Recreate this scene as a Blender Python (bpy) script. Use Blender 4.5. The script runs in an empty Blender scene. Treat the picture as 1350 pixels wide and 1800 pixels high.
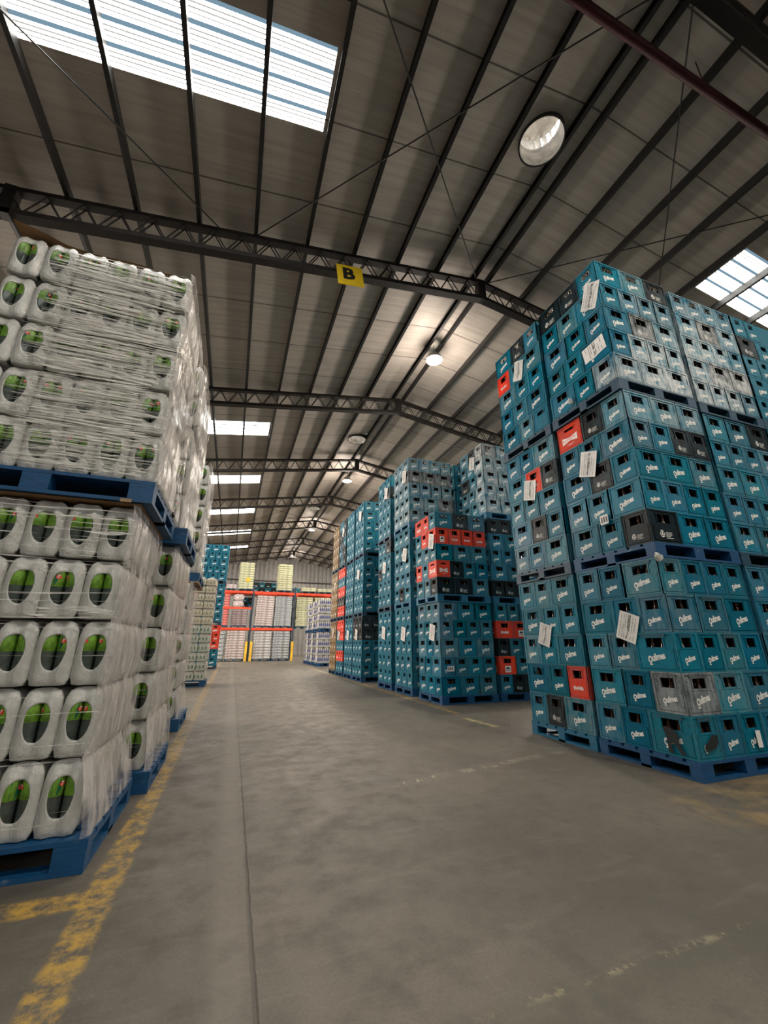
import bpy, bmesh, math, random
from mathutils import Vector, Matrix

SC = bpy.context.scene
COL = SC.collection
R = math.radians
random.seed(11)

# ------------------------------------------------------------------ camera, exposure, world
cam_data = bpy.data.cameras.new('camera')
cam_data.sensor_width = 36.0
cam_data.lens = 710.0 / 1800.0 * 36.0
cam_data.clip_end = 200
cam = bpy.data.objects.new('camera', cam_data)
cam.location = (0, 0, 1.05)
cam.rotation_euler = (R(90 + 18), 0, R(-19.9))
COL.objects.link(cam)
SC.camera = cam
vs = SC.view_settings
vs.view_transform = 'Standard'
vs.look = 'None'
vs.gamma = 1.0
vs.use_curve_mapping = False
vs.exposure = 0.85
SKY_BRIGHT = 13.0
LAMP_POWER = 520.0
SC.cycles.max_bounces = 7
SC.cycles.diffuse_bounces = 4
SC.cycles.glossy_bounces = 3
SC.cycles.transmission_bounces = 4
SC.cycles.transparent_max_bounces = 12
SC.cycles.sample_clamp_indirect = 6.0
SC.cycles.use_adaptive_sampling = True
SC.cycles.use_denoising = True

world = bpy.data.worlds.new('daylight')
SC.world = world
world.use_nodes = True
wn = world.node_tree
bg = wn.nodes['Background']
bg.inputs[0].default_value = (0.90, 0.95, 1.0, 1)      # bright overcast sky, seen only through the roof vents
bg.inputs[1].default_value = 2.2

# building dimensions
RX, RZ, SL = 4.45, 8.97, 0.155          # ridge x, underside of roof at the ridge, slope
XL, XR = -8.0, 16.9
Y0B, Y1B = -12.0, 40.0
TR_Y = [0.98 + 4.95 * k for k in range(-2, 8)]
TR_Y[2] = 1.22
def roof_z(x): return RZ - SL * abs(x - RX)
SKY_Y = [(-6.1, -5.1), (-1.85, -0.87), (3.12, 4.08), (13.0, 14.0), (17.95, 18.95), (22.9, 23.9), (27.85, 28.85), (32.8, 33.8)]
SKY_X = [(-3.1, 0.5), (8.6, 12.2)]
VENTS = [(3.9, 3.25), (3.92, 14.0), (3.92, 23.2)]
VR = 0.36
LAMPS = [(-1.0, 8.5), (8.24, 8.5), (17.5, 8.5), (26.9, 8.5), (36.0, 8.5)]

# ------------------------------------------------------------------ node helpers
class NT:
    def __init__(s, name):
        s.m = bpy.data.materials.new(name); s.m.use_nodes = True
        s.t = s.m.node_tree
        s.b = s.t.nodes['Principled BSDF']; s.out = s.t.nodes['Material Output']
    def n(s, typ, **kw):
        nd = s.t.nodes.new(typ)
        for k, v in kw.items(): setattr(nd, k, v)
        return nd
    def put(s, sock, v):
        if isinstance(v, bpy.types.NodeSocket): s.t.links.new(v, sock)
        elif isinstance(v, (tuple, list)):
            sock.default_value = tuple(v) if len(v) == len(sock.default_value) else tuple(v) + (1,)
        else: sock.default_value = v
    def math(s, op, a, b=0.0, c=0.0, clamp=False):
        nd = s.n('ShaderNodeMath', operation=op, use_clamp=clamp)
        s.put(nd.inputs[0], a); s.put(nd.inputs[1], b); s.put(nd.inputs[2], c)
        return nd.outputs[0]
    def mix(s, f, a, b, mode='MIX'):
        nd = s.n('ShaderNodeMix', data_type='RGBA', blend_type=mode)
        s.put(nd.inputs[0], f); s.put(nd.inputs[6], a); s.put(nd.inputs[7], b)
        return nd.outputs[2]
    def pos(s, obj=False):
        if obj: return s.n('ShaderNodeTexCoord').outputs['Object']
        return s.n('ShaderNodeNewGeometry').outputs['Position']
    def scale(s, v, sc, off=(0, 0, 0)):
        nd = s.n('ShaderNodeMapping'); s.put(nd.inputs[0], v)
        nd.inputs['Scale'].default_value = sc; nd.inputs['Location'].default_value = off
        return nd.outputs[0]
    def noise(s, v, sc, det=3, rough=0.55, out=0, dist=0.0):
        nd = s.n('ShaderNodeTexNoise'); s.put(nd.inputs['Vector'], v)
        nd.inputs['Scale'].default_value = sc; nd.inputs['Detail'].default_value = det
        nd.inputs['Roughness'].default_value = rough; nd.inputs['Distortion'].default_value = dist
        return nd.outputs[out]
    def ramp(s, f, lo, hi, a=0.0, b=1.0):
        nd = s.n('ShaderNodeMapRange'); s.put(nd.inputs[0], f)
        nd.inputs[1].default_value = lo; nd.inputs[2].default_value = hi
        nd.inputs[3].default_value = a; nd.inputs[4].default_value = b
        return nd.outputs[0]
    def xyz(s, v):
        nd = s.n('ShaderNodeSeparateXYZ'); s.put(nd.inputs[0], v); return nd.outputs
    def bump(s, h, st=0.3, dist=0.01):
        nd = s.n('ShaderNodeBump'); s.put(nd.inputs['Height'], h)
        nd.inputs['Strength'].default_value = st; nd.inputs['Distance'].default_value = dist
        s.t.links.new(nd.outputs[0], s.b.inputs['Normal'])
        return nd.outputs[0]
    def set(s, col=None, rough=None, metal=None, spec=None):
        if col is not None: s.put(s.b.inputs['Base Color'], col)
        if rough is not None: s.put(s.b.inputs['Roughness'], rough)
        if metal is not None: s.put(s.b.inputs['Metallic'], metal)
        if spec is not None: s.put(s.b.inputs['Specular IOR Level'], spec)
        return s

MAT = {}
def plain(name, col, rough=0.5, metal=0.0, var=0.25, sc=9.0, spec=0.5, bump=0.0):
    k = NT(name); p = k.pos(True)
    f = k.noise(p, sc, 4)
    c2 = tuple(max(0, c * (1 - var)) for c in col); c3 = tuple(min(1, c * (1 + var)) for c in col)
    k.set(k.mix(k.ramp(f, 0.3, 0.7), c2, c3), rough, metal, spec)
    if bump: k.bump(f, bump, 0.01)
    MAT[name] = k.m
    return k.m

def crate_material(name, fixed=None):
    k = NT(name)
    oi = k.n('ShaderNodeObjectInfo')
    base = fixed if fixed else oi.outputs['Color']
    dirt = 0.06 if fixed else oi.outputs['Alpha']
    p = k.pos(False)
    f1 = k.noise(p, 7, 4, 0.6); f2 = k.noise(p, 46, 3, 0.7)
    f3 = k.noise(k.scale(p, (30, 30, 5)), 1.0, 3, 0.6)
    c = k.mix(k.ramp(f1, 0.35, 0.7, 0.0, 0.35), base, (0.005, 0.05, 0.075))
    scuff = k.math('MULTIPLY', k.ramp(f2, 0.62, 0.74), 0.22)
    c = k.mix(scuff, c, (0.10, 0.26, 0.32) if not fixed else (0.2, 0.19, 0.17))
    if not fixed:
        ox, oy, oz = k.xyz(k.pos(True))[0:3]
        mx_ = k.ramp(k.math('ABSOLUTE', ox), 0.1895, 0.1925); my_ = k.ramp(k.math('ABSOLUTE', oy), 0.1405, 0.1440)
        eg = k.math('MULTIPLY', mx_, my_)
        eg = k.math('MAXIMUM', eg, k.math('MULTIPLY', k.math('MAXIMUM', k.ramp(oz, 0.325, 0.329), k.ramp(oz, 0.003, 0.001)), 0.6))
        c = k.mix(k.math('MULTIPLY', eg, k.ramp(f2, 0.35, 0.6, 0.25, 0.8)), c, (0.20, 0.40, 0.46))
    d = k.math('MULTIPLY', k.ramp(k.math('ADD', k.math('MULTIPLY', f1, 0.5), k.math('MULTIPLY', f3, 0.5)), 0.36, 0.58), dirt, clamp=True)
    c = k.mix(d, c, (0.55, 0.575, 0.575))  # pale coat serves real dirt and skylight glare painted on upper loads
    k.set(c, k.ramp(f2, 0.3, 0.7, 0.32, 0.48), 0.0, 0.14)
    k.bump(k.math('ADD', k.math('MULTIPLY', f2, 0.4), f3), 0.25, 0.003)
    MAT[name] = k.m
crate_material('crate_plastic')
TEAL = (0.000, 0.145, 0.224)
BLACK = (0.005, 0.006, 0.007)
RED = (0.85, 0.052, 0.014)
BROWN = (0.26, 0.15, 0.05)
crate_material('crate_black', BLACK); crate_material('crate_red', RED)
crate_material('crate_brown', BROWN); crate_material('crate_teal', TEAL)
plain('print_white', (0.82, 0.82, 0.78), 0.6, var=0.2, sc=60)
plain('print_dark', (0.05, 0.05, 0.06), 0.6)
plain('print_red', (0.7, 0.04, 0.03), 0.6)
plain('print_gold', (0.45, 0.33, 0.12), 0.6)
plain('inside_dark', (0.008, 0.012, 0.014), 0.7)
plain('bottle_brown', (0.035, 0.014, 0.006), 0.08)
plain('cap_metal', (0.45, 0.41, 0.34), 0.5, 0.3)
plain('paper', (0.78, 0.76, 0.72), 0.7, var=0.06)
plain('steel_dark', (0.012, 0.011, 0.010), 0.6, 0.1)
plain('steel_truss', (0.014, 0.011, 0.009), 0.6, 0.1, spec=0.25)
plain('purlin_galvanised', (0.020, 0.019, 0.018), 0.5, 0.2, spec=0.3)
plain('pipe_red', (0.030, 0.003, 0.004), 0.6, spec=0.2)
plain('rack_orange', (0.75, 0.06, 0.015), 0.45)
plain('rack_blue', (0.02, 0.035, 0.06), 0.5)
plain('guard_yellow', (0.75, 0.45, 0.03), 0.5)
plain('sign_yellow', (0.85, 0.56, 0.01), 0.5, var=0.05)
plain('sign_black', (0.01, 0.01, 0.01), 0.5)
plain('vent_metal', (0.62, 0.57, 0.50), 0.5, 0.1, var=0.35, sc=6, bump=0.5)
plain('lamp_shell', (0.25, 0.24, 0.22), 0.5, 0.3)
plain('cardboard', (0.30, 0.17, 0.08), 0.8)
plain('wood_raw', (0.30, 0.20, 0.11), 0.8)
plain('wall_steel', (0.17, 0.165, 0.155), 0.5, 0.1, var=0.15, sc=2)
plain('wall_concrete', (0.28, 0.27, 0.25), 0.8, var=0.2, sc=2)
plain('bottle_green', (0.065, 0.082, 0.072), 0.12, var=0.5, sc=14)
plain('label_lime', (0.13, 0.27, 0.025), 0.4, var=0.6, sc=24)
plain('label_green', (0.005, 0.10, 0.045), 0.4)
plain('dot_red', (0.75, 0.05, 0.03), 0.4)

def pallet_paint(name, col):
    k = NT(name); p = k.pos(False)
    f = k.noise(k.scale(p, (6, 6, 30)), 1.5, 4, 0.65); g = k.noise(p, 11, 4, 0.7)
    c = k.mix(k.ramp(f, 0.3, 0.75, 0, 0.55), col, tuple(x * 0.35 for x in col))
    c = k.mix(k.ramp(g, 0.60, 0.74, 0, 0.45), c, (0.22, 0.27, 0.30))
    k.set(c, 0.55); k.bump(f, 0.4, 0.004); MAT[name] = k.m
pallet_paint('pallet_blue', (0.001, 0.068, 0.185))
pallet_paint('pallet_teal', (0.008, 0.14, 0.26))
pallet_paint('pallet_dark', (0.012, 0.055, 0.10))

def film_pack(name, col):
    k = NT(name); p = k.pos(True)
    s1 = k.noise(k.scale(p, (26, 26, 9)), 1.6, 5, 0.65, dist=1.2); s2 = k.noise(p, 26, 4, 0.7)
    c = k.mix(k.ramp(s2, 0.35, 0.65), tuple(x * 0.86 for x in col), col)
    c = k.mix(k.ramp(s1, 0.60, 0.74, 0, 0.22), c, tuple(min(1, x * 1.5) for x in col))  # paler crinkles paint highlights into the film colour
    k.set(c, k.ramp(s1, 0.3, 0.7, 0.12, 0.30), 0, 0.8)
    k.bump(k.math('ADD', s1, k.math('MULTIPLY', s2, 0.2)), 0.55, 0.014)
    MAT[name] = k.m
film_pack('shrink_film', (0.54, 0.53, 0.49))
film_pack('shrink_film_gold', (0.68, 0.64, 0.52))
film_pack('shrink_film_green', (0.60, 0.62, 0.55))
plain('band_green', (0.12, 0.20, 0.13), 0.4, var=0.8, sc=40)
plain('band_gold', (0.32, 0.27, 0.14), 0.4, var=0.7, sc=40)
film_pack('shrink_film_blue', (0.48, 0.50, 0.60))

def wrap_mat(name, lo, hi, stretch, colour=(0.62, 0.59, 0.56)):
    k = NT(name); p = k.pos(False)
    a = k.noise(k.scale(p, stretch), 1.0, 5, 0.65, dist=0.8)
    b = k.noise(p, 5, 3)
    k.set(colour, k.ramp(b, 0.3, 0.7, 0.10, 0.26), 0, 1.0)
    k.bump(a, 0.9, 0.02)
    tr = k.n('ShaderNodeBsdfTransparent'); mx = k.n('ShaderNodeMixShader')
    k.put(mx.inputs[0], k.ramp(k.math('ADD', k.math('MULTIPLY', a, 0.7), k.math('MULTIPLY', b, 0.3)), 0.42, 0.58, lo, hi))
    k.t.links.new(tr.outputs[0], mx.inputs[1]); k.t.links.new(k.b.outputs[0], mx.inputs[2])
    k.t.links.new(mx.outputs[0], k.out.inputs[0]); MAT[name] = k.m
wrap_mat('wrap_side', 0.20, 0.72, (11, 11, 3.5), (0.62, 0.58, 0.56))
wrap_mat('wrap_strand', 0.15, 0.95, (3, 3, 70), (0.92, 0.89, 0.82))  # strand colour kept near white to paint the film's glare

def emit(name, col, st):
    k = NT(name); e = k.n('ShaderNodeEmission'); k.put(e.inputs[0], col); e.inputs[1].default_value = st
    k.t.links.new(e.outputs[0], k.out.inputs[0]); MAT[name] = k.m
emit('daylight_panel', (1.0, 0.985, 0.94), SKY_BRIGHT)
emit('daylight_rib', (0.42, 0.66, 0.85), 0.26)
emit('daylight_fold', (0.95, 0.93, 0.86), 0.30)
emit('wall_daylight', (1.0, 0.985, 0.94), 1.6)  # glow of the added strip behind the camera
emit('side_daylight', (1.0, 0.89, 0.77), 17.0)  # glow of the added side-wall strips
emit('lamp_glow', (1.0, 0.93, 0.80), 40.0)

# roof lining: silvery grey sheet with seams and fine corrugation
k = NT('roof_lining'); p = k.pos(False); X, Y, Z = k.xyz(p)[0:3]
f1 = k.noise(k.scale(p, (0.35, 9.0, 1)), 1.2, 5, 0.65); f2 = k.noise(p, 1.1, 3)
cor = k.math('SINE', k.math('MULTIPLY', Y, 2 * math.pi / 0.17))
seam = k.math('ABSOLUTE', k.math('SUBTRACT', k.math('FRACT', k.math('DIVIDE', k.math('ADD', Y, 0.42), 1.24)), 0.5))
seamm = k.ramp(seam, 0.006, 0.013, 1.0, 0.0)
c = k.mix(k.ramp(f1, 0.36, 0.62), (0.35, 0.315, 0.27), (0.44, 0.40, 0.35))
c = k.mix(k.ramp(f2, 0.55, 0.75, 0, 0.4), c, (0.27, 0.24, 0.205))
c = k.mix(k.math('MULTIPLY', seamm, 0.9), c, (0.06, 0.055, 0.05))
k.set(c, 0.6, 0.15)
k.bump(k.math('ADD', k.math('MULTIPLY', cor, 0.10), k.math('MULTIPLY', f1, 0.5)), 0.45, 0.012); MAT['roof_lining'] = k.m

# concrete floor with worn yellow lines, joints and stains
k = NT('floor_concrete'); p = k.pos(False); X, Y, Z = k.xyz(p)[0:3]
n1 = k.noise(p, 0.7, 5, 0.6); n2 = k.noise(p, 4.5, 5, 0.65); n3 = k.noise(p, 75, 4, 0.8)
n4 = k.noise(k.scale(p, (1.2, 6, 1)), 2.0, 4, 0.6); wob = k.math('SUBTRACT', k.noise(p, 9, 3), 0.5)
c = k.mix(k.ramp(n1, 0.3, 0.7), (0.072, 0.064, 0.050), (0.150, 0.132, 0.104))
c = k.mix(k.ramp(n2, 0.48, 0.70, 0, 0.7), c, (0.070, 0.062, 0.052))
c = k.mix(k.ramp(n4, 0.56, 0.72, 0, 0.35), c, (0.19, 0.175, 0.145))
c = k.mix(k.ramp(n3, 0.42, 0.70, 0, 0.5), c, (0.06, 0.055, 0.05))
def band(coord, centre, half, soft=0.012):
    d = k.math('ABSOLUTE', k.math('SUBTRACT', k.math('ADD', coord, k.math('MULTIPLY', wob, 0.03)), centre))
    return k.ramp(d, half - soft, half + soft, 1.0, 0.0)
def gate(coord, lo, hi, soft=0.05):
    return k.math('MULTIPLY', k.ramp(coord, lo - soft, lo + soft), k.ramp(coord, hi - soft, hi + soft, 1, 0))
M = lambda a, b: k.math('MULTIPLY', a, b)
ylw = (0.42, 0.26, 0.05)
wear = k.ramp(n2, 0.42, 0.56); wear2 = k.ramp(k.noise(p, 11, 6, 0.78), 0.43, 0.60)
c = k.mix(M(M(band(X, -0.42, 0.065), wear2), k.ramp(Y, 3.0, 6.5, 0.95, 0.50)), c, ylw)
c = k.mix(M(M(band(Y, 2.48, 0.07), gate(X, -3.0, -0.42)), wear2), c, ylw)
c = k.mix(M(M(band(Y, 9.5, 0.05), gate(X, -3.0, -0.42)), M(wear2, 0.35)), c, ylw)
c = k.mix(M(M(band(X, 3.47, 0.05), gate(Y, 6.2, 20.0)), M(wear2, 0.95)), c, ylw)
dd = k.math('ADD', X, M(Y, 0.10))
c = k.mix(M(M(band(dd, 3.94, 0.05), gate(Y, 5.1, 5.8)), M(wear2, 0.9)), c, (0.45, 0.36, 0.16))
c = k.mix(M(M(k.ramp(k.noise(p, 2.2, 4, 0.7), 0.44, 0.6), gate(X, 3.1, 5.6, 0.25)), M(gate(Y, 1.8, 2.6, 0.2), 0.7)), c, (0.30, 0.21, 0.09))
# old taped joint across the aisle, white remains and dark patches
jy = k.math('SUBTRACT', Y, M(X, 0.20))
c = k.mix(M(M(band(jy, 3.13, 0.055), gate(X, 0.5, 5.5, 0.3)), M(k.ramp(n2, 0.48, 0.62), 0.30)), c, (0.26, 0.24, 0.18))
c = k.mix(M(M(band(jy, 3.13, 0.045), gate(X, 1.2, 2.7, 0.2)), M(k.ramp(k.noise(k.scale(p, (9, 2, 1)), 2.5, 3, 0.8), 0.54, 0.62), 0.7)), c, (0.40, 0.36, 0.25))
c = k.mix(M(M(band(Y, 1.35, 0.05), gate(X, 0.8, 3.0, 0.2)), M(k.ramp(n2, 0.3, 0.6), 0.8)), c, (0.085, 0.08, 0.062))
c = k.mix(M(M(band(Y, 1.40, 0.012), gate(X, 0.9, 3.0, 0.2)), M(k.ramp(k.noise(p, 6, 4, 0.8), 0.52, 0.60), 0.5)), c, (0.42, 0.37, 0.22))
blot = k.ramp(k.noise(p, 1.3, 4, 0.6), 0.50, 0.62)
c = k.mix(M(M(blot, gate(Y, 1.42, 1.70, 0.08)), M(gate(X, 1.2, 2.1, 0.15), 0.55)), c, (0.09, 0.085, 0.08))
# straight joint along the aisle
j2 = k.math('SUBTRACT', X, M(Y, 0.0045))
jd = k.math('ABSOLUTE', k.math('SUBTRACT', k.math('ADD', j2, M(wob, 0.018)), 0.178))
jm = k.ramp(jd, 0.003, 0.011, 1.0, 0.0)
c = k.mix(M(jm, 0.75), c, (0.055, 0.05, 0.042))
c = k.mix(M(k.ramp(k.math('ABSOLUTE', k.math('SUBTRACT', j2, 0.10)), 0.03, 0.10, 0.30, 0.0), wear), c, (0.28, 0.26, 0.22))
vor = k.n('ShaderNodeTexVoronoi', feature='DISTANCE_TO_EDGE'); k.put(vor.inputs['Vector'], k.scale(p, (0.35, 0.5, 1)))
vor.inputs['Scale'].default_value = 1.0
crk = M(k.ramp(k.math('ADD', vor.outputs[0], M(wob, 0.03)), 0.0, 0.006, 1.0, 0.0), k.ramp(n1, 0.5, 0.6))
c = k.mix(M(crk, 0.55), c, (0.07, 0.06, 0.05))
k.set(c, k.ramp(n2, 0.3, 0.7, 0.42, 0.68), 0, 0.4)
k.bump(k.math('SUBTRACT', k.math('ADD', M(n3, 0.35), n2), M(jm, 2.0)), 0.35, 0.008); MAT['floor_concrete'] = k.m

# ------------------------------------------------------------------ mesh helpers
class MB:
    def __init__(s): s.v = []; s.f = []; s.mi = []
    def add(s, vs, fs, m=0, M4=None):
        o = len(s.v)
        if M4 is not None: vs = [tuple(M4 @ Vector(v)) for v in vs]
        s.v += [tuple(v) for v in vs]
        s.f += [tuple(i + o for i in f) for f in fs]
        s.mi += [m] * len(fs) if isinstance(m, int) else list(m)
        return s
    def box(s, x0, x1, y0, y1, z0, z1, m=0, M4=None):
        v = [(x0,y0,z0),(x1,y0,z0),(x1,y1,z0),(x0,y1,z0),(x0,y0,z1),(x1,y0,z1),(x1,y1,z1),(x0,y1,z1)]
        return s.add(v, [(0,3,2,1),(4,5,6,7),(0,1,5,4),(1,2,6,5),(2,3,7,6),(3,0,4,7)], m, M4)
    def tube(s, a, b, r, n=8, m=0, caps=True, r2=None):
        a = Vector(a); b = Vector(b); d = (b - a).normalized()
        u = d.orthogonal().normalized(); w = d.cross(u); r2 = r if r2 is None else r2
        v = []
        for P, rr in ((a, r), (b, r2)):
            for i in range(n):
                t = 2 * math.pi * i / n
                v.append(P + u * math.cos(t) * rr + w * math.sin(t) * rr)
        f = [(i, (i + 1) % n, n + (i + 1) % n, n + i) for i in range(n)]
        if caps: f += [tuple(range(n))[::-1], tuple(range(n, 2 * n))]
        return s.add(v, f, m)
    def beam(s, a, b, w, h, m=0):
        a = Vector(a); b = Vector(b); d = (b - a).normalized()
        up = Vector((0, 0, 1)) if abs(d.z) < 0.95 else Vector((1, 0, 0))
        sd = d.cross(up).normalized(); u = sd.cross(d)
        v = [P + sd * sx * w / 2 + u * sz * h / 2 for P in (a, b) for sx, sz in ((-1,-1),(1,-1),(1,1),(-1,1))]
        return s.add(v, [(0,1,5,4),(1,2,6,5),(2,3,7,6),(3,0,4,7),(3,2,1,0),(4,5,6,7)], m)
    def lathe(s, prof, n=16, m=0, c=(0, 0, 0), mats=None):
        v = []; f = []; mm = []
        for (r, z) in prof:
            for i in range(n):
                t = 2 * math.pi * i / n
                v.append((c[0] + r * math.cos(t), c[1] + r * math.sin(t), c[2] + z))
        for k_ in range(len(prof) - 1):
            for i in range(n):
                f.append((k_ * n + i, k_ * n + (i + 1) % n, (k_ + 1) * n + (i + 1) % n, (k_ + 1) * n + i))
                mm.append(mats[k_] if mats else m)
        return s.add(v, f, mm)
    def mesh(s, name, mats, smooth=False):
        me = bpy.data.meshes.new(name)
        me.from_pydata(s.v, [], s.f)
        for mt in mats: me.materials.append(MAT[mt])
        me.polygons.foreach_set('material_index', s.mi)
        if smooth: me.polygons.foreach_set('use_smooth', [True] * len(s.f))
        me.update()
        return me
def obj(name, me, parent=None, loc=(0, 0, 0), rz=0.0):
    o = bpy.data.objects.new(name, me); COL.objects.link(o)
    o.location = loc; o.rotation_euler = (0, 0, rz)
    if parent is not None: o.parent = parent
    return o
def tag(o, label, cat, group=None, kind=None):
    o['label'] = label
    if cat: o['category'] = cat
    if group: o['group'] = group
    if kind: o['kind'] = kind
    return o
def struct(name, me, label, cat):
    return tag(obj(name, me), label, cat, None, 'structure')
ORD = ['bottom', 'second', 'third', 'fourth', 'top']
NTH = ['first', 'second', 'third', 'fourth', 'fifth', 'sixth', 'seventh', 'eighth', 'ninth', 'tenth', 'eleventh', 'twelfth', 'thirteenth', 'fourteenth']

def text2d(txt, shear=0.0, offset=0.0, spacing=1.0):
    cu = bpy.data.curves.new('t', 'FONT'); cu.body = txt; cu.shear = shear; cu.offset = offset
    cu.space_character = spacing; cu.resolution_u = 2; cu.fill_mode = 'FRONT'
    o = bpy.data.objects.new('t', cu); COL.objects.link(o)
    bpy.context.view_layer.update()
    dg = bpy.context.evaluated_depsgraph_get()
    me = bpy.data.meshes.new_from_object(o.evaluated_get(dg))
    v = [(a.co.x, a.co.y) for a in me.vertices]; f = [tuple(q.vertices) for q in me.polygons]
    bpy.data.objects.remove(o); bpy.data.curves.remove(cu); bpy.data.meshes.remove(me)
    x0 = min(a[0] for a in v); x1 = max(a[0] for a in v); y0 = min(a[1] for a in v); y1 = max(a[1] for a in v)
    return [((a[0] - x0) / (x1 - x0), (a[1] - y0) / (x1 - x0)) for a in v], f, (y1 - y0) / (x1 - x0)
T_Q = text2d('Q', 0.12, 0.02); T_UILMES = text2d('uilmes', 0.12, 0.032, 0.95)
T_BUD = text2d('Budweiser', 0.1, 0.01); T_BRAHMA = text2d('BRAHMA', 0.0, 0.03)
T_C1 = text2d('CERVECERÍA', 0, 0.01); T_C2 = text2d('Y MALTERÍA', 0, 0.01); T_C3 = text2d('QUILMES', 0, 0.01)
T_7 = text2d('7', 0.1, 0.02)

# face-local frame: (u right, v up) on a wall with outward normal; used for walls of crates
def wall_frame(side, W, D):
    # returns matrix mapping (u, n, v) -> crate local, u centred on the wall, n outwards
    if side == 0: return Matrix(((1,0,0,0),(0,-1,0,-D/2),(0,0,1,0),(0,0,0,1)))
    if side == 1: return Matrix(((-1,0,0,0),(0,1,0,D/2),(0,0,1,0),(0,0,0,1)))
    if side == 2: return Matrix(((0,1,0,W/2),(1,0,0,0),(0,0,1,0),(0,0,0,1)))
    return Matrix(((0,-1,0,-W/2),(-1,0,0,0),(0,0,1,0),(0,0,0,1)))
def put_text(mb, T, M4, u, v, w, rot=0.0, n=0.002, m=1, sy=1.0):
    c, s_ = math.cos(rot), math.sin(rot); vs_ = []
    for (a, b) in T[0]:
        a *= w; b *= w * sy
        vs_.append((u + a * c - b * s_, n, v + a * s_ + b * c))
    mb.add(vs_, T[1], m, M4)
def poly(mb, pts, M4, n, m):
    mb.add([(a, n, b) for a, b in pts], [tuple(range(len(pts)))], m, M4)
def ring(mb, M4, u, v, r0, r1, n, m, seg=20):
    vs_ = []
    for i in range(seg):
        t = 2 * math.pi * i / seg
        vs_ += [(u + r0 * math.cos(t), n, v + r0 * math.sin(t)), (u + r1 * math.cos(t), n, v + r1 * math.sin(t))]
    mb.add(vs_, [(2*i, 2*i+1, (2*i+3) % (2*seg), (2*i+2) % (2*seg)) for i in range(seg)], m, M4)
def logo(mb, kind, M4, w, m_w=1, m_d=2, m_r=3, m_g=4, simple=False):
    if kind == 'plain': return
    if kind in ('teal', 'grille', 'brown'):
        L = w * (0.44 if w > 0.34 else 0.46); r = R(12); x = -L * 0.50; z = 0.072
        qx, qz, qr = x + L * 0.125, z + L * 0.16, L * 0.125
        vs_ = []
        for i in range(16):
            t_ = 2 * math.pi * i / 16
            for rr_ in (0.52, 1.0): vs_.append((qx + qr * rr_ * math.cos(t_) * 0.95, 0.002, qz + qr * rr_ * math.sin(t_) * 1.45))
        mb.add(vs_, [(2*i, 2*i+1, (2*i+3) % 32, (2*i+2) % 32) for i in range(16)], m_w, M4)
        mb.box(qx - qr * 0.55, qx + qr * 0.75, 0.001, 0.002, qz - qr * 2.2, qz - qr * 1.75, m_w, M4)
        mb.box(qx - qr * 0.2, qx + qr * 0.2, 0.001, 0.002, qz - qr * 1.8, qz - qr * 1.2, m_w, M4)
        put_text(mb, T_UILMES, M4, x + L * 0.27, z + L * 0.06, L * 0.76, r, m=m_w, sy=1.5)
    elif kind == 'black':
        q = w / 0.36; r = 0.028 * q; x = -0.055 * q; z = 0.082
        ring(mb, M4, x, z, r * 0.80, r, 0.002, m_w)
        mb.box(x - r * 0.12, x + r * 0.12, 0.001, 0.002, z - r * 0.85, z + r * 0.85, m_w, M4)
        mb.box(x - r * 0.85, x + r * 0.85, 0.001, 0.002, z - r * 0.12, z + r * 0.12, m_w, M4)
        poly(mb, [(x - r*.5, z + r*1.1), (x + r*.5, z + r*1.1), (x + r*.62, z + r*1.45), (x, z + r*1.25), (x - r*.62, z + r*1.45)], M4, 0.002, m_w)
        for i, (T, ww) in enumerate(((T_C1, 0.085), (T_C2, 0.080), (T_C3, 0.060))):
            put_text(mb, T, M4, x + r * 1.4, z + 0.010 * q - i * 0.0165 * q, ww * q, 0, m=m_w, sy=1.1)
        mb.box(x + r * 1.4, x + r * 1.4 + 0.09 * q, 0.001, 0.002, z - 0.034 * q, z - 0.0305 * q, m_w, M4)
    elif kind == 'bow':
        a = w * 0.30; z = 0.13
        poly(mb, [(-a, z - 0.045), (-a * 0.12, z - 0.022), (-a * 0.12, z + 0.022), (-a, z + 0.045)], M4, 0.002, m_w)
        poly(mb, [(a, z + 0.045), (a * 0.12, z + 0.022), (a * 0.12, z - 0.022), (a, z - 0.045)][::-1], M4, 0.002, m_w)
        poly(mb, [(-a * 0.12, z - 0.022), (a * 0.12, z - 0.022), (a * 0.12, z + 0.022), (-a * 0.12, z + 0.022)], M4, 0.002, m_w)
        put_text(mb, T_BUD, M4, -a * 0.9, z - 0.016, a * 1.8, R(3), n=0.003, m=m_r, sy=1.0)
        poly(mb, [(-a * 0.55, z - 0.062), (a * 0.1, z - 0.070), (a * 0.6, z - 0.056), (a * 0.1, z - 0.078)], M4, 0.002, m_w)
    elif kind == 'brahma':
        put_text(mb, T_BRAHMA, M4, -w * 0.24, 0.085, w * 0.48, 0, m=m_w, sy=1.5)
    elif kind == 'plate':
        poly(mb, [(-w*.17, 0.035), (w*.17, 0.035), (w*.17, 0.150), (-w*.17, 0.150)], M4, 0.002, m_w)
        poly(mb, [(-w*.13, 0.095), (w*.13, 0.095), (w*.09, 0.120), (w*.03, 0.135), (-w*.03, 0.135), (-w*.09, 0.120)], M4, 0.003, m_d)
        put_text(mb, T_BRAHMA, M4, -w * 0.13, 0.058, w * 0.26, 0, n=0.003, m=m_r, sy=1.3)

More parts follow.
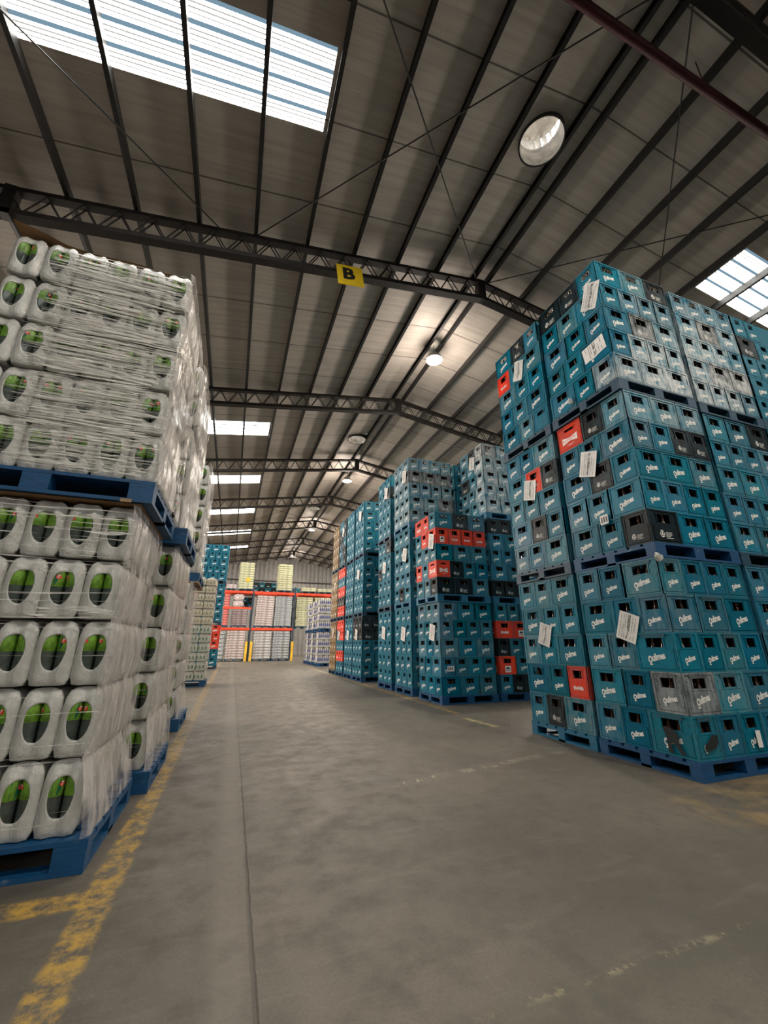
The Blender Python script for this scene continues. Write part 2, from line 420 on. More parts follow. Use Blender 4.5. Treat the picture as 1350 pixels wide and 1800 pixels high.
CW, CD, CH = 0.388, 0.2905, 0.3305
def crate_mesh(kind, W=CW, D=CD, H=CH):
    mb = MB(); t = 0.012
    mb.box(-W/2 + t, W/2 - t, -D/2 + t, D/2 - t, 0.004, 0.012, 5)
    for side in range(4):
        w = W if side < 2 else D
        M4 = wall_frame(side, W, D)
        B = lambda u0, u1, v0, v1, n0, n1=-0.012, m=0: mb.box(u0, u1, n1, n0, v0, v1, m, M4)
        pw = 0.024
        red = kind in ('bow', 'brahma', 'plate')
        # window
        ww = (0.165 if w > 0.34 else 0.124); wz0, wz1 = H - 0.128, H - 0.046
        if kind == 'bow': wz0, wz1, ww = H - 0.085, H - 0.055, w * 0.36
        if kind == 'plain': wz0, wz1 = H - 0.105, H - 0.055
        B(-w/2, -w/2 + pw, 0, H, 0); B(w/2 - pw, w/2, 0, H, 0)
        B(-w/2 + pw, w/2 - pw, H - 0.018, H, 0); B(-w/2 + pw, w/2 - pw, 0, 0.016, 0)
        dp = -0.007
        B(-w/2 + pw, -ww/2, 0.016, H - 0.018, dp); B(ww/2, w/2 - pw, 0.016, H - 0.018, dp)
        B(-ww/2, ww/2, 0.016, wz0, dp); B(-ww/2, ww/2, wz1, H - 0.018, dp)
        # window surround
        B(-ww/2 - 0.012, -ww/2, wz0 - 0.004, wz1 + 0.012, 0.0, dp); B(ww/2, ww/2 + 0.012, wz0 - 0.004, wz1 + 0.012, 0.0, dp)
        B(-ww/2 - 0.03, ww/2 + 0.03, wz1, wz1 + 0.010, 0.0, dp)
        # raised lower panel with an arched head
        pts = [(-w/2 + pw + 0.006, 0.022), (w/2 - pw - 0.006, 0.022)]
        top = wz0 - 0.006
        if kind in ('grille',) or red:
            pts += [(w/2 - pw - 0.006, top), (-w/2 + pw + 0.006, top)]
        else:
            hw = w/2 - pw - 0.006
            pts += [(hw, top - 0.020), (hw * 0.78, top - 0.020)]
            for i in range(9):
                a = -1 + 2 * i / 8
                pts.append((-a * hw * 0.62, top - 0.016 * a * a))
            pts += [(-hw * 0.78, top - 0.020), (-hw, top - 0.020)]
        n_ = len(pts)
        vv = [(a, 0.0, b) for a, b in pts] + [(a, dp, b) for a, b in pts]
        mb.add(vv, [tuple(range(n_))] + [(i, i + n_, (i + 1) % n_ + n_, (i + 1) % n_) for i in range(n_)], 0, M4)
        if kind == 'grille':
            for i in range(3):
                B(-w * 0.30, w * 0.30, H - 0.012 - i * 0.011, H - 0.007 - i * 0.011, 0.003, -0.004)
                B(-w * 0.29, w * 0.29, H - 0.018 - i * 0.011, H - 0.012 - i * 0.011, 0.0006, -0.004, 2)
            for u in (-w/2 + 0.040, w/2 - 0.040):
                for v in (0.06, 0.17, 0.26):
                    B(u - 0.005, u + 0.005, v - 0.005, v + 0.005, 0.0012, 0.0, 2)
            B(-w * 0.33, w * 0.33, wz0 - 0.014, wz0 - 0.009, 0.003, 0.0)
        logo(mb, kind, M4, w)
    return mb.mesh('crate_' + kind, ['crate_plastic', 'print_white', 'print_dark', 'print_red', 'print_gold', 'inside_dark'])

def bottles_mesh(W=CW, D=CD, H=CH, rows=(4, 3)):
    mb = MB()
    prof = [(0.036, 0.014), (0.037, 0.15), (0.030, 0.185), (0.016, 0.235), (0.0145, 0.292), (0.0165, 0.293), (0.0165, 0.302), (0.001, 0.304)]
    for i in range(rows[0]):
        for j in range(rows[1]):
            cx = -W/2 + W * (i + 0.5) / rows[0]; cy = -D/2 + D * (j + 0.5) / rows[1]
            mb.lathe(prof, 8, c=(cx, cy, 0), mats=[0, 0, 0, 0, 1, 1, 1])
    return mb.mesh('bottles', ['bottle_brown', 'cap_metal'], True)
CRATE_ME = {kd: crate_mesh(kd) for kd in ('teal', 'grille', 'plain', 'black', 'bow', 'brahma', 'plate', 'brown')}
BOTTLE_ME = bottles_mesh()

# ------------------------------------------------------------------ the building
mb = MB(); mb.box(XL, XR, Y0B, Y1B, -0.2, 0.0)
struct('floor', mb.mesh('floor', ['floor_concrete']), 'worn grey concrete warehouse floor with faded yellow lines', 'floor')

# roof lining in cells, left open at skylights and roof vents
mb = MB()
xs = sorted({XL, RX, XR, *[a for s_ in SKY_X for a in s_], *[v[0] + d for v in VENTS for d in (-VR, VR)]})
ys = sorted({Y0B, Y1B, *[a for s_ in SKY_Y for a in s_], *[v[1] + d for v in VENTS for d in (-VR, VR)]})
def is_hole(xa, xb, ya, yb):
    cx, cy = (xa + xb) / 2, (ya + yb) / 2
    for a, b in SKY_X:
        if a < cx < b:
            for c_, d in SKY_Y:
                if c_ < cy < d: return True
    for vx, vy in VENTS:
        if abs(cx - vx) < VR and abs(cy - vy) < VR: return True
    return False
for i in range(len(xs) - 1):
    for j in range(len(ys) - 1):
        if is_hole(xs[i], xs[i+1], ys[j], ys[j+1]): continue
        za, zb = roof_z(xs[i]), roof_z(xs[i+1])
        v = [(xs[i], ys[j], za), (xs[i+1], ys[j], zb), (xs[i+1], ys[j+1], zb), (xs[i], ys[j+1], za)]
        v += [(a, b, c_ + 0.06) for a, b, c_ in v]
        mb.add(v, [(3,2,1,0), (4,5,6,7), (0,1,5,4), (1,2,6,5), (2,3,7,6), (3,0,4,7)])
struct('ceiling', mb.mesh('ceiling', ['roof_lining']), 'pitched warehouse roof lined with grey insulation sheet', 'ceiling')

# walls
def corrugated(name, a, b, z0, z1f, axis, label, m='wall_steel', step=0.40):
    mb = MB(); n = int((b[0] - a[0]) / step) if axis == 'x' else int((b[1] - a[1]) / step)
    for i in range(n):
        for (p0, p1, off) in ((0, 0.55, 0.0), (0.55, 1.0, 0.06)):
            if axis == 'x':
                x0 = a[0] + (i + p0) * step; x1 = a[0] + (i + p1) * step
                zt0, zt1 = z1f(x0), z1f(x1); y = a[1] + off
                v = [(x0, y - 0.05, z0), (x1, y - 0.05, z0), (x1, y + 0.1, z0), (x0, y + 0.1, z0), (x0, y - 0.05, zt0), (x1, y - 0.05, zt1), (x1, y + 0.1, zt1), (x0, y + 0.1, zt0)]
            else:
                y0 = a[1] + (i + p0) * step; y1 = a[1] + (i + p1) * step; x = a[0] + off; zt = z1f(x)
                v = [(x - 0.05, y0, z0), (x + 0.1, y0, z0), (x + 0.1, y1, z0), (x - 0.05, y1, z0), (x - 0.05, y0, zt), (x + 0.1, y0, zt), (x + 0.1, y1, zt), (x - 0.05, y1, zt)]
            mb.add(v, [(0,3,2,1), (4,5,6,7), (0,1,5,4), (1,2,6,5), (2,3,7,6), (3,0,4,7)])
    return struct(name, mb.mesh(name, [m]), label, 'wall')
corrugated('wall_back', (XL, Y1B), (XR, Y1B), 0, roof_z, 'x', 'grey corrugated gable wall at the far end of the warehouse')
corrugated('wall_left', (XL - 0.05, Y0B), (XL, Y1B), 0, roof_z, 'y', 'corrugated side wall behind the wrapped bottle packs', step=0.5)
corrugated('wall_right', (XR, Y0B), (XR, Y1B), 0, roof_z, 'y', 'corrugated side wall behind the crate stacks', step=0.5)
corrugated('wall_front', (XL, Y0B), (XR, Y0B), 0, lambda x: 5.18, 'x', 'lower gable wall behind the camera', step=0.5)
mb = MB()  # unseen glowing strip, added to brighten the hall
for i in range(24):
    x0 = XL + 0.2 + i * 1.03
    mb.box(x0, x0 + 0.99, Y0B - 0.02, Y0B + 0.02, 5.2, 6.9)
struct('window_1', mb.mesh('window_strip', ['wall_daylight']), 'translucent daylight strip high in the gable behind the camera', 'window')
corrugated('wall_front_upper', (XL, Y0B), (XR, Y0B), 6.95, lambda x: max(6.96, roof_z(x)), 'x', 'upper gable wall above the translucent strip', step=0.5)

for wi_, (wx, nm) in enumerate(((XL + 0.14, 'bottle packs'), (XR - 0.14, 'crate stacks'))):  # glowing side strips out of view, added to lift the ceiling brightness
    mb = MB()
    for i in range(26): mb.box(wx - 0.01, wx + 0.01, 9.0 + i * 1.15, 10.1 + i * 1.15, 5.3, 6.75)
    struct('window_%d' % (30 + wi_), mb.mesh('window_strip', ['side_daylight']), 'long translucent strip high in the side wall beyond the ' + nm, 'window')
# skylights: corrugated translucent sheet, ribs run down the slope
def skylight(x0, x1, y0, y1):
    mb = MB(); n = 4; span = (y1 - y0) / n; up = 0.055
    def q(ya, yb, h0, h1, m):
        mb.add([(x0, ya, roof_z(x0) + h0), (x1, ya, roof_z(x1) + h0), (x1, yb, roof_z(x1) + h1), (x0, yb, roof_z(x0) + h1)], [(3, 2, 1, 0)], m)
    for i in range(n):
        y = y0 + i * span
        segs = [(0.00, 0.22, 0.02, 0.02, 1), (0.22, 0.27, 0.02, 0.05, 0), (0.27, 0.42, 0.05, 0.05, 0), (0.42, 0.49, 0.05, 0.045, 2),
                (0.49, 0.62, 0.045, 0.05, 0), (0.62, 0.69, 0.05, 0.045, 2), (0.69, 0.83, 0.045, 0.05, 0), (0.83, 0.88, 0.05, 0.045, 2), (0.88, 1.0, 0.05, 0.02, 0)]
        for a, b, h0, h1, m in segs: q(y + a * span, y + b * span, h0, h1, m)
    return mb.mesh('skylight', ['daylight_panel', 'daylight_rib', 'daylight_fold'])
wi = 2
for (a, b) in SKY_X:
    for j, (c_, d) in enumerate(SKY_Y):
        o = obj('window_%d' % wi, skylight(a, b, c_, d)); wi += 1
        tag(o, 'ribbed translucent skylight, %s from the far end, in the roof slope above the %s' % (NTH[len(SKY_Y) - 1 - j], 'bottle packs' if a < 4 else 'crate stacks'), 'skylight', None, 'structure')

# purlins: cold-formed C channels running the length of the hall
PX = [RX - 0.14 - 0.925 * i for i in range(13)]; PX2 = [RX + 0.14 + 0.945 * i for i in range(13)]
for side, arr in ((0, PX), (1, PX2)):
    for i, x in enumerate(arr):
        if x < XL + 0.1 or x > XR - 0.1: continue
        mb = MB(); zt = roof_z(x) - 0.004; h = 0.145; w = 0.055; s_ = -1 if side == 0 else 1
        mb.box(x - 0.003, x + 0.003, Y0B + 0.15, Y1B - 0.15, zt - h, zt)
        mb.box(min(x, x + s_ * w), max(x, x + s_ * w), Y0B + 0.15, Y1B - 0.15, zt - h, zt - h + 0.005)
        mb.box(min(x, x + s_ * w), max(x, x + s_ * w), Y0B + 0.15, Y1B - 0.15, zt - 0.012, zt - 0.006)
        mb.box(x + s_ * w - 0.003, x + s_ * w + 0.003, Y0B + 0.15, Y1B - 0.15, zt - h, zt - h + 0.025)
        o = obj('roof_purlin', mb.mesh('roof_purlin', ['purlin_galvanised']))
        tag(o, 'dark steel roof purlin, %s down from the ridge on the slope above the %s' % (NTH[i], 'bottle packs' if side == 0 else 'crate stacks'), 'purlin', 'purlins under the pitched roof')

# lattice trusses following both slopes
def truss(y, idx):
    dep = 0.52; off = 0.155
    t = obj('roof_truss', None, None, (0, y, 0)); 
    tag(t, 'dark steel lattice roof truss, %s counted from the far gable wall' % NTH[len(TR_Y) - 1 - idx], 'truss', 'lattice trusses across the hall')
    zt = lambda x: roof_z(x) - off - 0.03; zb = lambda x: zt(x) - dep + 0.06
    for s_ in (-1, 1):
        xe = XL + 0.1 if s_ < 0 else XR - 0.1
        nm = 'top_chord'
        mb = MB(); mb.beam((RX, 0, zt(RX)), (xe, 0, zt(xe)), 0.13, 0.075); obj(nm, mb.mesh(nm, ['steel_truss']), t)
        mb = MB(); mb.beam((RX, 0, zb(RX)), (xe, 0, zb(xe)), 0.15, 0.085); obj('bottom_chord', mb.mesh('bottom_chord', ['steel_truss']), t)
        mb = MB(); n = int(abs(xe - RX) / 0.465)
        for i in range(n):
            xa = RX + s_ * (0.12 + i * 0.465); xm = xa + s_ * 0.2325; xb = xa + s_ * 0.465
            for yy in (-0.045, 0.045):
                mb.tube((xa, yy, zb(xa) + 0.03), (xm, yy, zt(xm) - 0.03), 0.012, 6)
                mb.tube((xm, yy, zt(xm) - 0.03), (xb, yy, zb(xb) + 0.03), 0.012, 6)
        obj('web_bracing', mb.mesh('web_bracing', ['steel_truss']), t)
    mb = MB(); mb.box(RX - 0.09, RX + 0.09, -0.07, 0.07, zb(RX) - 0.05, zt(RX) + 0.045); obj('ridge_plate', mb.mesh('ridge_plate', ['steel_truss']), t)
    mb = MB(); x = -3.78; mb.box(x - 0.08, x + 0.08, -0.075, 0.075, zb(x) - 0.05, zt(x) + 0.045); obj('splice_plate', mb.mesh('splice_plate', ['steel_truss']), t)
for i, y in enumerate(TR_Y): truss(y, i)

# thin bracing rods under the roof
def rod(a, b, label):
    mb = MB(); mb.tube(a, b, 0.011, 6)
    tag(obj('bracing_rod', mb.mesh('bracing_rod', ['steel_dark'])), label, 'rod', 'bracing rods crossing under the roof')
rz_ = lambda x: roof_z(x) - 0.19
T0, T1 = TR_Y[2], TR_Y[3]
def rp(x, y): return (x, y, rz_(x))
rod(rp(4.3, T1 - 0.1), rp(-0.3, T0 + 0.1), 'thin bracing rod rising to the ridge end of the truss with the yellow sign')
rod(rp(4.3, T0 + 0.1), rp(-0.3, T1 - 0.1), 'thin bracing rod crossing under the round roof vent bay')
rod(rp(-0.95, T1 - 0.1), rp(-5.6, T0 + 0.1), 'thin bracing rod passing below the big striped skylight')
rod(rp(4.6, T1 - 0.1), rp(9.4, T0 + 0.1), 'thin bracing rod from the ridge towards the skylight over the crates')
rod(rp(4.6, T0 + 0.1), rp(9.4, T1 - 0.1), 'thin steep bracing rod above the front crate stack')
for j in (6, 7, 8):
    a, b = TR_Y[j], TR_Y[j + 1]
    rod(rp(4.3, a + 0.1), rp(-0.3, b - 0.1), 'bracing rod in the %s bay before the gable, falling away from the ridge' % NTH[8 - j])
    rod(rp(-0.3, a + 0.1), rp(4.3, b - 0.1), 'bracing rod in the %s bay before the gable, climbing to the ridge' % NTH[8 - j])
    rod(rp(4.6, a + 0.1), rp(9.3, b - 0.1), 'bracing rod in the %s bay before the gable, over the crates' % NTH[8 - j])
mb = MB(); mb.tube((-7.8, 1.52, 8.18), (16.6, 1.95, 8.18), 0.055, 12)
for x in (-4, -1, 2, 5.3, 8, 11): mb.tube((x, 1.66 + 0.0176 * x, 8.22), (x, 1.66 + 0.0176 * x, roof_z(x) - 0.002), 0.006, 6)
tag(obj('sprinkler_pipe', mb.mesh('sprinkler_pipe', ['pipe_red'], True)), 'dark red pipe crossing the hall under the roof', 'pipe')
mb = MB()
for q in range(14):
    a0 = R(-20 + q * 20); a1 = R(q * 20)
    mb.tube((6.95 + 0.09 * math.cos(a0), 1.5, 8.1 + 0.16 * math.sin(a0)), (6.95 + 0.09 * math.cos(a1), 1.5, 8.1 + 0.16 * math.sin(a1)), 0.004, 5)
tag(obj('cable_loop', mb.mesh('cable_loop', ['steel_dark'])), 'small loop of cable hanging beside the dark truss', 'cable')

# round roof vents
for i, (vx, vy) in enumerate(VENTS):
    z0 = roof_z(vx)
    t = tag(obj('roof_vent', None, None, (vx, vy, z0)), ['round metal roof vent over the bay of the yellow sign', 'round roof vent between the two nearest lit lamps'.replace('nearest', 'biggest'), 'round roof vent before the small far lamps'][i], 'roof vent', 'round roof vents beside the ridge')
    mb = MB()
    for s_ in range(32):
        a0 = 2 * math.pi * s_ / 32; a1 = 2 * math.pi * (s_ + 1) / 32
        def sq(a):
            m_ = max(abs(math.cos(a)), abs(math.sin(a))); return (VR / m_ * math.cos(a) * 1.02, VR / m_ * math.sin(a) * 1.02)
        p0, p1 = sq(a0), sq(a1); r = 0.34; zz = lambda px: SL * px - 0.006
        mb.add([(p0[0], p0[1], zz(p0[0])), (p1[0], p1[1], zz(p1[0])), (r * math.cos(a1), r * math.sin(a1), zz(r * math.cos(a1))), (r * math.cos(a0), r * math.sin(a0), zz(r * math.cos(a0)))], [(0, 1, 2, 3)])
    obj('flashing', mb.mesh('flashing', ['roof_lining']), t)
    mb = MB(); mb.lathe([(0.365, -0.10), (0.365, 0.06), (0.345, 0.06), (0.345, -0.10), (0.365, -0.10)], 36); obj('collar', mb.mesh('collar', ['steel_dark'], False), t)
    mb = MB(); mb.lathe([(0.34, -0.09), (0.34, 0.10), (0.335, 0.22), (0.35, 0.235), (0.335, 0.25), (0.33, 0.30)], 36); obj('throat', mb.mesh('throat', ['vent_metal'], True), t)
    mb = MB()
    for s_ in range(22):
        a = 2 * math.pi * s_ / 22
        M4 = Matrix.Translation((0.38 * math.cos(a), 0.38 * math.sin(a), 0.30)) @ Matrix.Rotation(a + 0.75, 4, 'Z')
        mb.box(-0.06, 0.06, -0.002, 0.002, 0, 0.34, 0, M4)
    obj('turbine_fins', mb.mesh('turbine_fins', ['vent_metal']), t)
    mb = MB(); mb.lathe([(0.42, 0.64), (0.30, 0.72), (0.001, 0.76)], 24); obj('turbine_cap', mb.mesh('turbine_cap', ['vent_metal'], True), t)

# lit high-bay lamps under the ridge
for i, (ly, lz) in enumerate(LAMPS):
    t = tag(obj('high_bay_lamp', None, None, (RX, ly, lz)), ['lit bell lamp under the ridge behind the camera', 'lit bell lamp under the ridge, biggest and closest one shining in view', 'lit bell lamp under the ridge, second along the hall', 'lit bell lamp under the ridge, third along the hall', 'lit bell lamp under the ridge just before the gable'][i], 'lamp', 'lit lamps along the ridge')
    mb = MB(); mb.lathe([(0.05, 0.20), (0.09, 0.17), (0.19, 0.05), (0.23, -0.06), (0.225, -0.06), (0.18, 0.05), (0.08, 0.15)], 24); obj('reflector', mb.mesh('reflector', ['lamp_shell'], True), t)
    mb = MB(); mb.lathe([(0.001, -0.085), (0.07, -0.07), (0.10, -0.01), (0.07, 0.05), (0.001, 0.08)], 16); obj('bulb', mb.mesh('bulb', ['lamp_glow'], True), t)
    mb = MB(); mb.tube((0, 0, 0.2), (0, 0, roof_z(RX) - lz - 0.02), 0.008, 6); obj('hanging_rod', mb.mesh('hanging_rod', ['steel_dark']), t)
    ld = bpy.data.lights.new('lamp_light', 'SPOT'); ld.spot_size = R(165); ld.spot_blend = 0.6; ld.energy = LAMP_POWER; ld.color = (1.0, 0.88, 0.72); ld.shadow_soft_size = 0.12
    lo = bpy.data.objects.new('lamp_light', ld); COL.objects.link(lo); lo.location = (0, 0, -0.22); lo.parent = t
    if i == 0: continue
    l2 = bpy.data.lights.new('lamp_spill', 'POINT'); l2.energy = LAMP_POWER * 0.16; l2.color = (1.0, 0.86, 0.76); l2.shadow_soft_size = 0.25
    lo = bpy.data.objects.new('lamp_spill', l2); COL.objects.link(lo); lo.location = (0, 0, -0.45); lo.parent = t

# yellow aisle sign B on the truss
t = tag(obj('aisle_sign', None, None, (1.42, T1 - 0.11, 7.74)), 'yellow square sign with a black letter B fixed to the truss', 'sign')
t.rotation_euler = (0, R(-8), 0)
mb = MB(); mb.box(-0.255, 0.255, -0.006, 0.006, -0.23, 0.23); obj('board', mb.mesh('board', ['sign_yellow']), t)
TB = text2d('B', 0, 0.045); mb = MB()
put_text(mb, TB, Matrix(((1,0,0,0),(0,-1,0,0),(0,0,1,0),(0,0,0,1))), -0.14, -0.10, 0.24, 0, n=0.008, m=0, sy=0.82)
obj('letter', mb.mesh('letter', ['sign_black']), t)

# ------------------------------------------------------------------ pallets
def pallet(x0, y0, z0, w, d, mat, label, group='pallets under the stacked goods', side_mat=None):
    """w along x, d along y, 0.144 high"""
    t = tag(obj('pallet', None, None, (x0 + w/2, y0 + d/2, z0)), label, 'pallet', group)
    mb = MB()
    n = 7; bw = 0.115; gap = (d - n * bw) / (n - 1)
    for i in range(n): mb.box(-w/2, w/2, -d/2 + i * (bw + gap), -d/2 + i * (bw + gap) + bw, 0.122, 0.143)
    obj('top_deck', mb.mesh('top_deck', [mat]), t)
    mb = MB()
    for yy in (-d/2 + 0.0, -0.05, d/2 - 0.1): pass
    for xx in (-w/2, -0.07, w/2 - 0.14): mb.box(xx, xx + 0.14, -d/2 + 0.001, d/2 - 0.001, 0.100, 0.1215)
    obj('stringer_boards', mb.mesh('stringer_boards', [mat]), t)
    for xx in (-w/2, -0.07, w/2 - 0.14):
        for yy in (-d/2, -0.05, d/2 - 0.10):
            b = MB(); b.box(xx + 0.001, xx + 0.139, yy + 0.001, yy + 0.099, 0.0225, 0.0995)
            obj('block', b.mesh('block', [mat]), t)
    mb = MB()
    for yy in (-d/2, -0.05, d/2 - 0.10): mb.box(-w/2, w/2, yy, yy + 0.10, 0.001, 0.022)
    for xx in (-w/2, w/2 - 0.1): mb.box(xx, xx + 0.1, -d/2 + 0.1, d/2 - 0.1, 0.001, 0.021)
    obj('bottom_skids', mb.mesh('bottom_skids', [side_mat or mat]), t)
    return t

# ------------------------------------------------------------------ crates
BASECOL = {'teal': TEAL, 'grille': (0.004, 0.155, 0.225), 'plain': TEAL, 'black': BLACK, 'bow': RED, 'brahma': RED, 'plate': RED, 'brown': BROWN}
CNAME = {'teal': 'teal crate', 'grille': 'ribbed teal crate', 'plain': 'blank teal crate', 'black': 'black crested crate', 'bow': 'red bow-tie crate', 'brahma': 'red lettered crate', 'plate': 'red white-plate crate', 'brown': 'brown crate'}
n_crates = 0
used_labels = set()
def crate(kind, cx, cy, z, turned, label, group, dirt=0.1, tint=None):
    global n_crates
    n_crates += 1
    o = obj('bottle_crate', CRATE_ME[kind], None, (cx, cy, z), (R(90) if turned else 0) + R(random.uniform(-0.25, 0.25)))
    c = tint or BASECOL[kind]
    if kind != 'teal' and kind != 'grille' and dirt < 0.5: dirt *= 0.3
    if dirt > 0.5: dirt *= 0.75
    j = random.uniform(0.82, 1.2); g = random.uniform(0.9, 1.1)
    o.color = (c[0] * j, min(1, c[1] * j * g), c[2] * j, dirt)
    while label in used_labels: label = label + ' again'
    used_labels.add(label)
    tag(o, label, 'crate', group)
    b = obj('bottles', BOTTLE_ME, o)
    b['kind'] = 'stuff'
    return o

LAYER = 0.3335; TIER = 0.145 + 5 * LAYER
UNIT_W, UNIT_D = 1.17, 0.975
def cells(ptype):
    """all crate cells of one layer: (key, cx, cy, turned) relative to the near aisle corner"""
    out = []
    a, b = 0.39, 0.2925
    if ptype == 'A':      # front row of four turned crates, behind it two rows of three
        for i in range(4): out.append(('f%d' % i, (i + 0.5) * b, a / 2, True))
        for r_ in range(2):
            for i in range(3): out.append(('a%d' % (r_ + 1) if i == 0 else 'x', (i + 0.5) * a, a + (r_ + 0.5) * b, False))
    else:                 # front rows of three, behind them a row of four turned
        for r_ in range(2):
            for i in range(3): out.append(('f%d' % i if r_ == 0 else ('a1' if i == 0 else 'x'), (i + 0.5) * a, (r_ + 0.5) * b, False))
        for i in range(4): out.append(('a2' if i == 0 else 'x', (i + 0.5) * b, 2 * b + a / 2, True))
    return out
CODE = {'t': 'teal', 'g': 'grille', 'p': 'plain', 'k': 'black', 'b': 'bow', 'r': 'brahma', 'w': 'plate', 'n': 'brown'}
FILL = []  # crates hidden inside the stacks
FAR = []   # crates too small to be built as individuals: collected for one joined mesh
def crate_stack(sid, x0, y0, tiers, start, spec, faces, pal, dirt_glare_f=None, far=False, lean=None):
    """spec[(tier,layer)] = string of codes for f0..f3,a1,a2 ; faces = set of 'f','a' sides built"""
    for ti in range(tiers):
        z0 = ti * TIER
        px = x0 + random.uniform(-0.01, 0.01); py = y0 + random.uniform(-0.01, 0.01)
        tn = ['bottom', 'middle', 'top'][ti] if tiers == 3 else ['lower', 'upper'][ti]
        pallet(px - 0.012, py - 0.008, z0, 1.195, 0.99, pal[ti], '%s under the %s load of the %s' % ({'pallet_blue': 'blue pallet', 'pallet_teal': 'blue-green pallet', 'pallet_dark': 'dark blue pallet'}[pal[ti]], tn, sid))
        for la in range(5):
            pt = 'AB'[(('AB'.index(start[ti])) + la) % 2]
            s_ = spec.get((ti, la), '')
            codes = s_.split('|') if s_ else ['', '']
            zz = z0 + 0.145 + la * LAYER
            jx, jy = random.uniform(-0.004, 0.004), random.uniform(-0.004, 0.004)
            for key, cx, cy, tr in cells(pt):
                if key == 'x':
                    if 'beyond the gold' in sid and cx > 0.9: FAR.append(('teal', px + jx + cx, py + jy + cy, zz, tr))
                    else: FILL.append((px + jx + cx, py + jy + cy, zz, tr))
                    continue
                fx = faces(ti, la, key)
                if not fx:
                    FILL.append((px + jx + cx, py + jy + cy, zz, tr)); continue
                idx = int(key[1])
                if key[0] == 'f': cd = codes[0][idx] if idx < len(codes[0]) else 't'
                else: cd = codes[1][idx - 1] if len(codes) > 1 and idx - 1 < len(codes[1]) else 't'
                kind = CODE[cd]
                if fx == 'far' or far:
                    FAR.append((kind, px + jx + cx, py + jy + cy, zz, tr)); continue
                where = ('at corner' if key == 'f0' else ('%s from aisle' % NTH[idx]) if key[0] == 'f' else ('aisle side %s' % NTH[idx]))
                dirt = dirt_glare_f(ti, la, key) if dirt_glare_f else random.choice([0.0, 0.04, 0.10, 0.22])
                tint = (0.06, 0.085, 0.095) if cd == 'g' and sid.startswith('front') and (ti, la) == (0, 1) and idx == 0 else None
                dn = CNAME[kind]
                if tint: dn = 'dirty grey crate'
                elif dirt > 0.75: dn = 'dusty pale ' + dn
                crate(kind, px + jx + cx, py + jy + cy, zz, tr, '%s, %s, %s row, %s load, %s' % (dn, where, ORD[la], tn, sid), 'bottle crates in the ' + sid, dirt, tint)

def vis_all(ti, la, key): return True
def vis_f_only(ti, la, key): return key[0] == 'f'
def vis_a_only(ti, la, key): return key in ('f0', 'a1', 'a2')

# front stack (codes: facing f0..f3 | aisle a1 a2)
specA = {(0,0): 'gttt|tt', (0,1): 'ggt|tt', (0,2): 'gtgt|tt', (0,3): 'tgt|tt', (0,4): 'gttt|tt',
         (1,0): 'kttt|tt', (1,1): 'tttt|gt', (1,2): 'ttt|kt', (1,3): 'ttkk|gt', (1,4): 'ttt|kb',
         (2,0): 'ttt|tt', (2,1): 'tttt|tt', (2,2): 'tkt|tt', (2,3): 'tttt|gt', (2,4): 'tgk|kk'}
def dirt_glare_A(ti, la, key):
    if ti == 2 and key[0] == 'f' and key != 'f0': return {0: 1.3, 1: 1.1, 2: 0.5, 3: 0.35, 4: 0.25}[la]  # whitening stands in for skylight glare on the top load's camera side
    if ti == 2 and key == 'f0' and la == 0: return 0.8
    if ti == 1 and la == 4 and key[0] == 'f': return 0.35
    if (ti, la) == (0, 1) and key in ('f0',): return 0.45
    return random.choice([0.0, 0.03, 0.08, 0.15])
crate_stack('front stack', 3.625, 2.60, 3, 'ABB', specA, vis_all, ['pallet_blue', 'pallet_blue', 'pallet_dark'], dirt_glare_A)
specB = {(0,0): 't|kt', (0,1): 'r|tt', (0,4): 'g|tt', (1,0): 'g|tt', (1,1): 't|kt', (1,3): 'k|rt', (1,4): 'g|tt',
         (2,0): 'p|tt', (2,3): 't|tr', (2,4): 't|kt'}
crate_stack('second aisle stack', 3.625, 3.63, 3, 'AAB', specB, vis_a_only, ['pallet_teal', 'pallet_dark', 'pallet_dark'])
specC = {(2,0): 'tttt|', (2,1): 'tkk|', (2,3): 'tkt|', (1,4): 'ttk|', (1,2): 'ttt|', (1,0): 'ttt|'}
def dirt_glare_C(ti, la, key): return ({0: 1.1, 1: 1.25, 2: 1.1, 3: 0.8, 4: 0.6}[la] if ti == 2 else 0.1) if key != 'f3' else 0.3  # top-load values paint reflected skylight into the crate colour
crate_stack('outer stack', 4.90, 2.62, 3, 'ABA', specC, lambda ti, la, key: key[0] == 'f' or (ti == 2 and key[0] == 'a' and la > 2), ['pallet_dark', 'pallet_dark', 'pallet_dark'], dirt_glare_C)
specD = {(0,1): 'tttt|tt', (0,0): 'ttt|tt', (1,0): 'kkt|tt', (1,1): 'bktt|tr', (1,2): 'ttt|tt', (1,3): 'wrrr|rt', (1,4): 'tkt|rr'}
crate_stack('two-load-high stack', 3.66, 7.05, 2, 'BB', specD, vis_all, ['pallet_blue', 'pallet_teal'])
specD2 = {(0,0): 'tkkt|', (0,1): 'wtt|', (0,2): 'kttt|', (0,3): 'rwt|', (1,0): 'kkkk|', (1,4): 'kktt|', (2,4): 'ktt|kt', (2,2): 'ttt|tk'}
def dirt_glare_D2(ti, la, key): return (1.0 if key[0] == 'f' else 0.25) if ti == 2 else 0.08  # top fronts whitened as painted glare
crate_stack('stack beside two-load-high stack', 4.93, 7.08, 3, 'AAB', specD2, lambda ti, la, key: key in ('f0', 'f1', 'f2') or (ti >= 1 and key[0] == 'a'), ['pallet_blue', 'pallet_teal', 'pallet_teal'], dirt_glare_D2)
specE = {(2,1): 'ttk|tt', (2,3): 'kkk|tt', (1,0): 't|kt'}
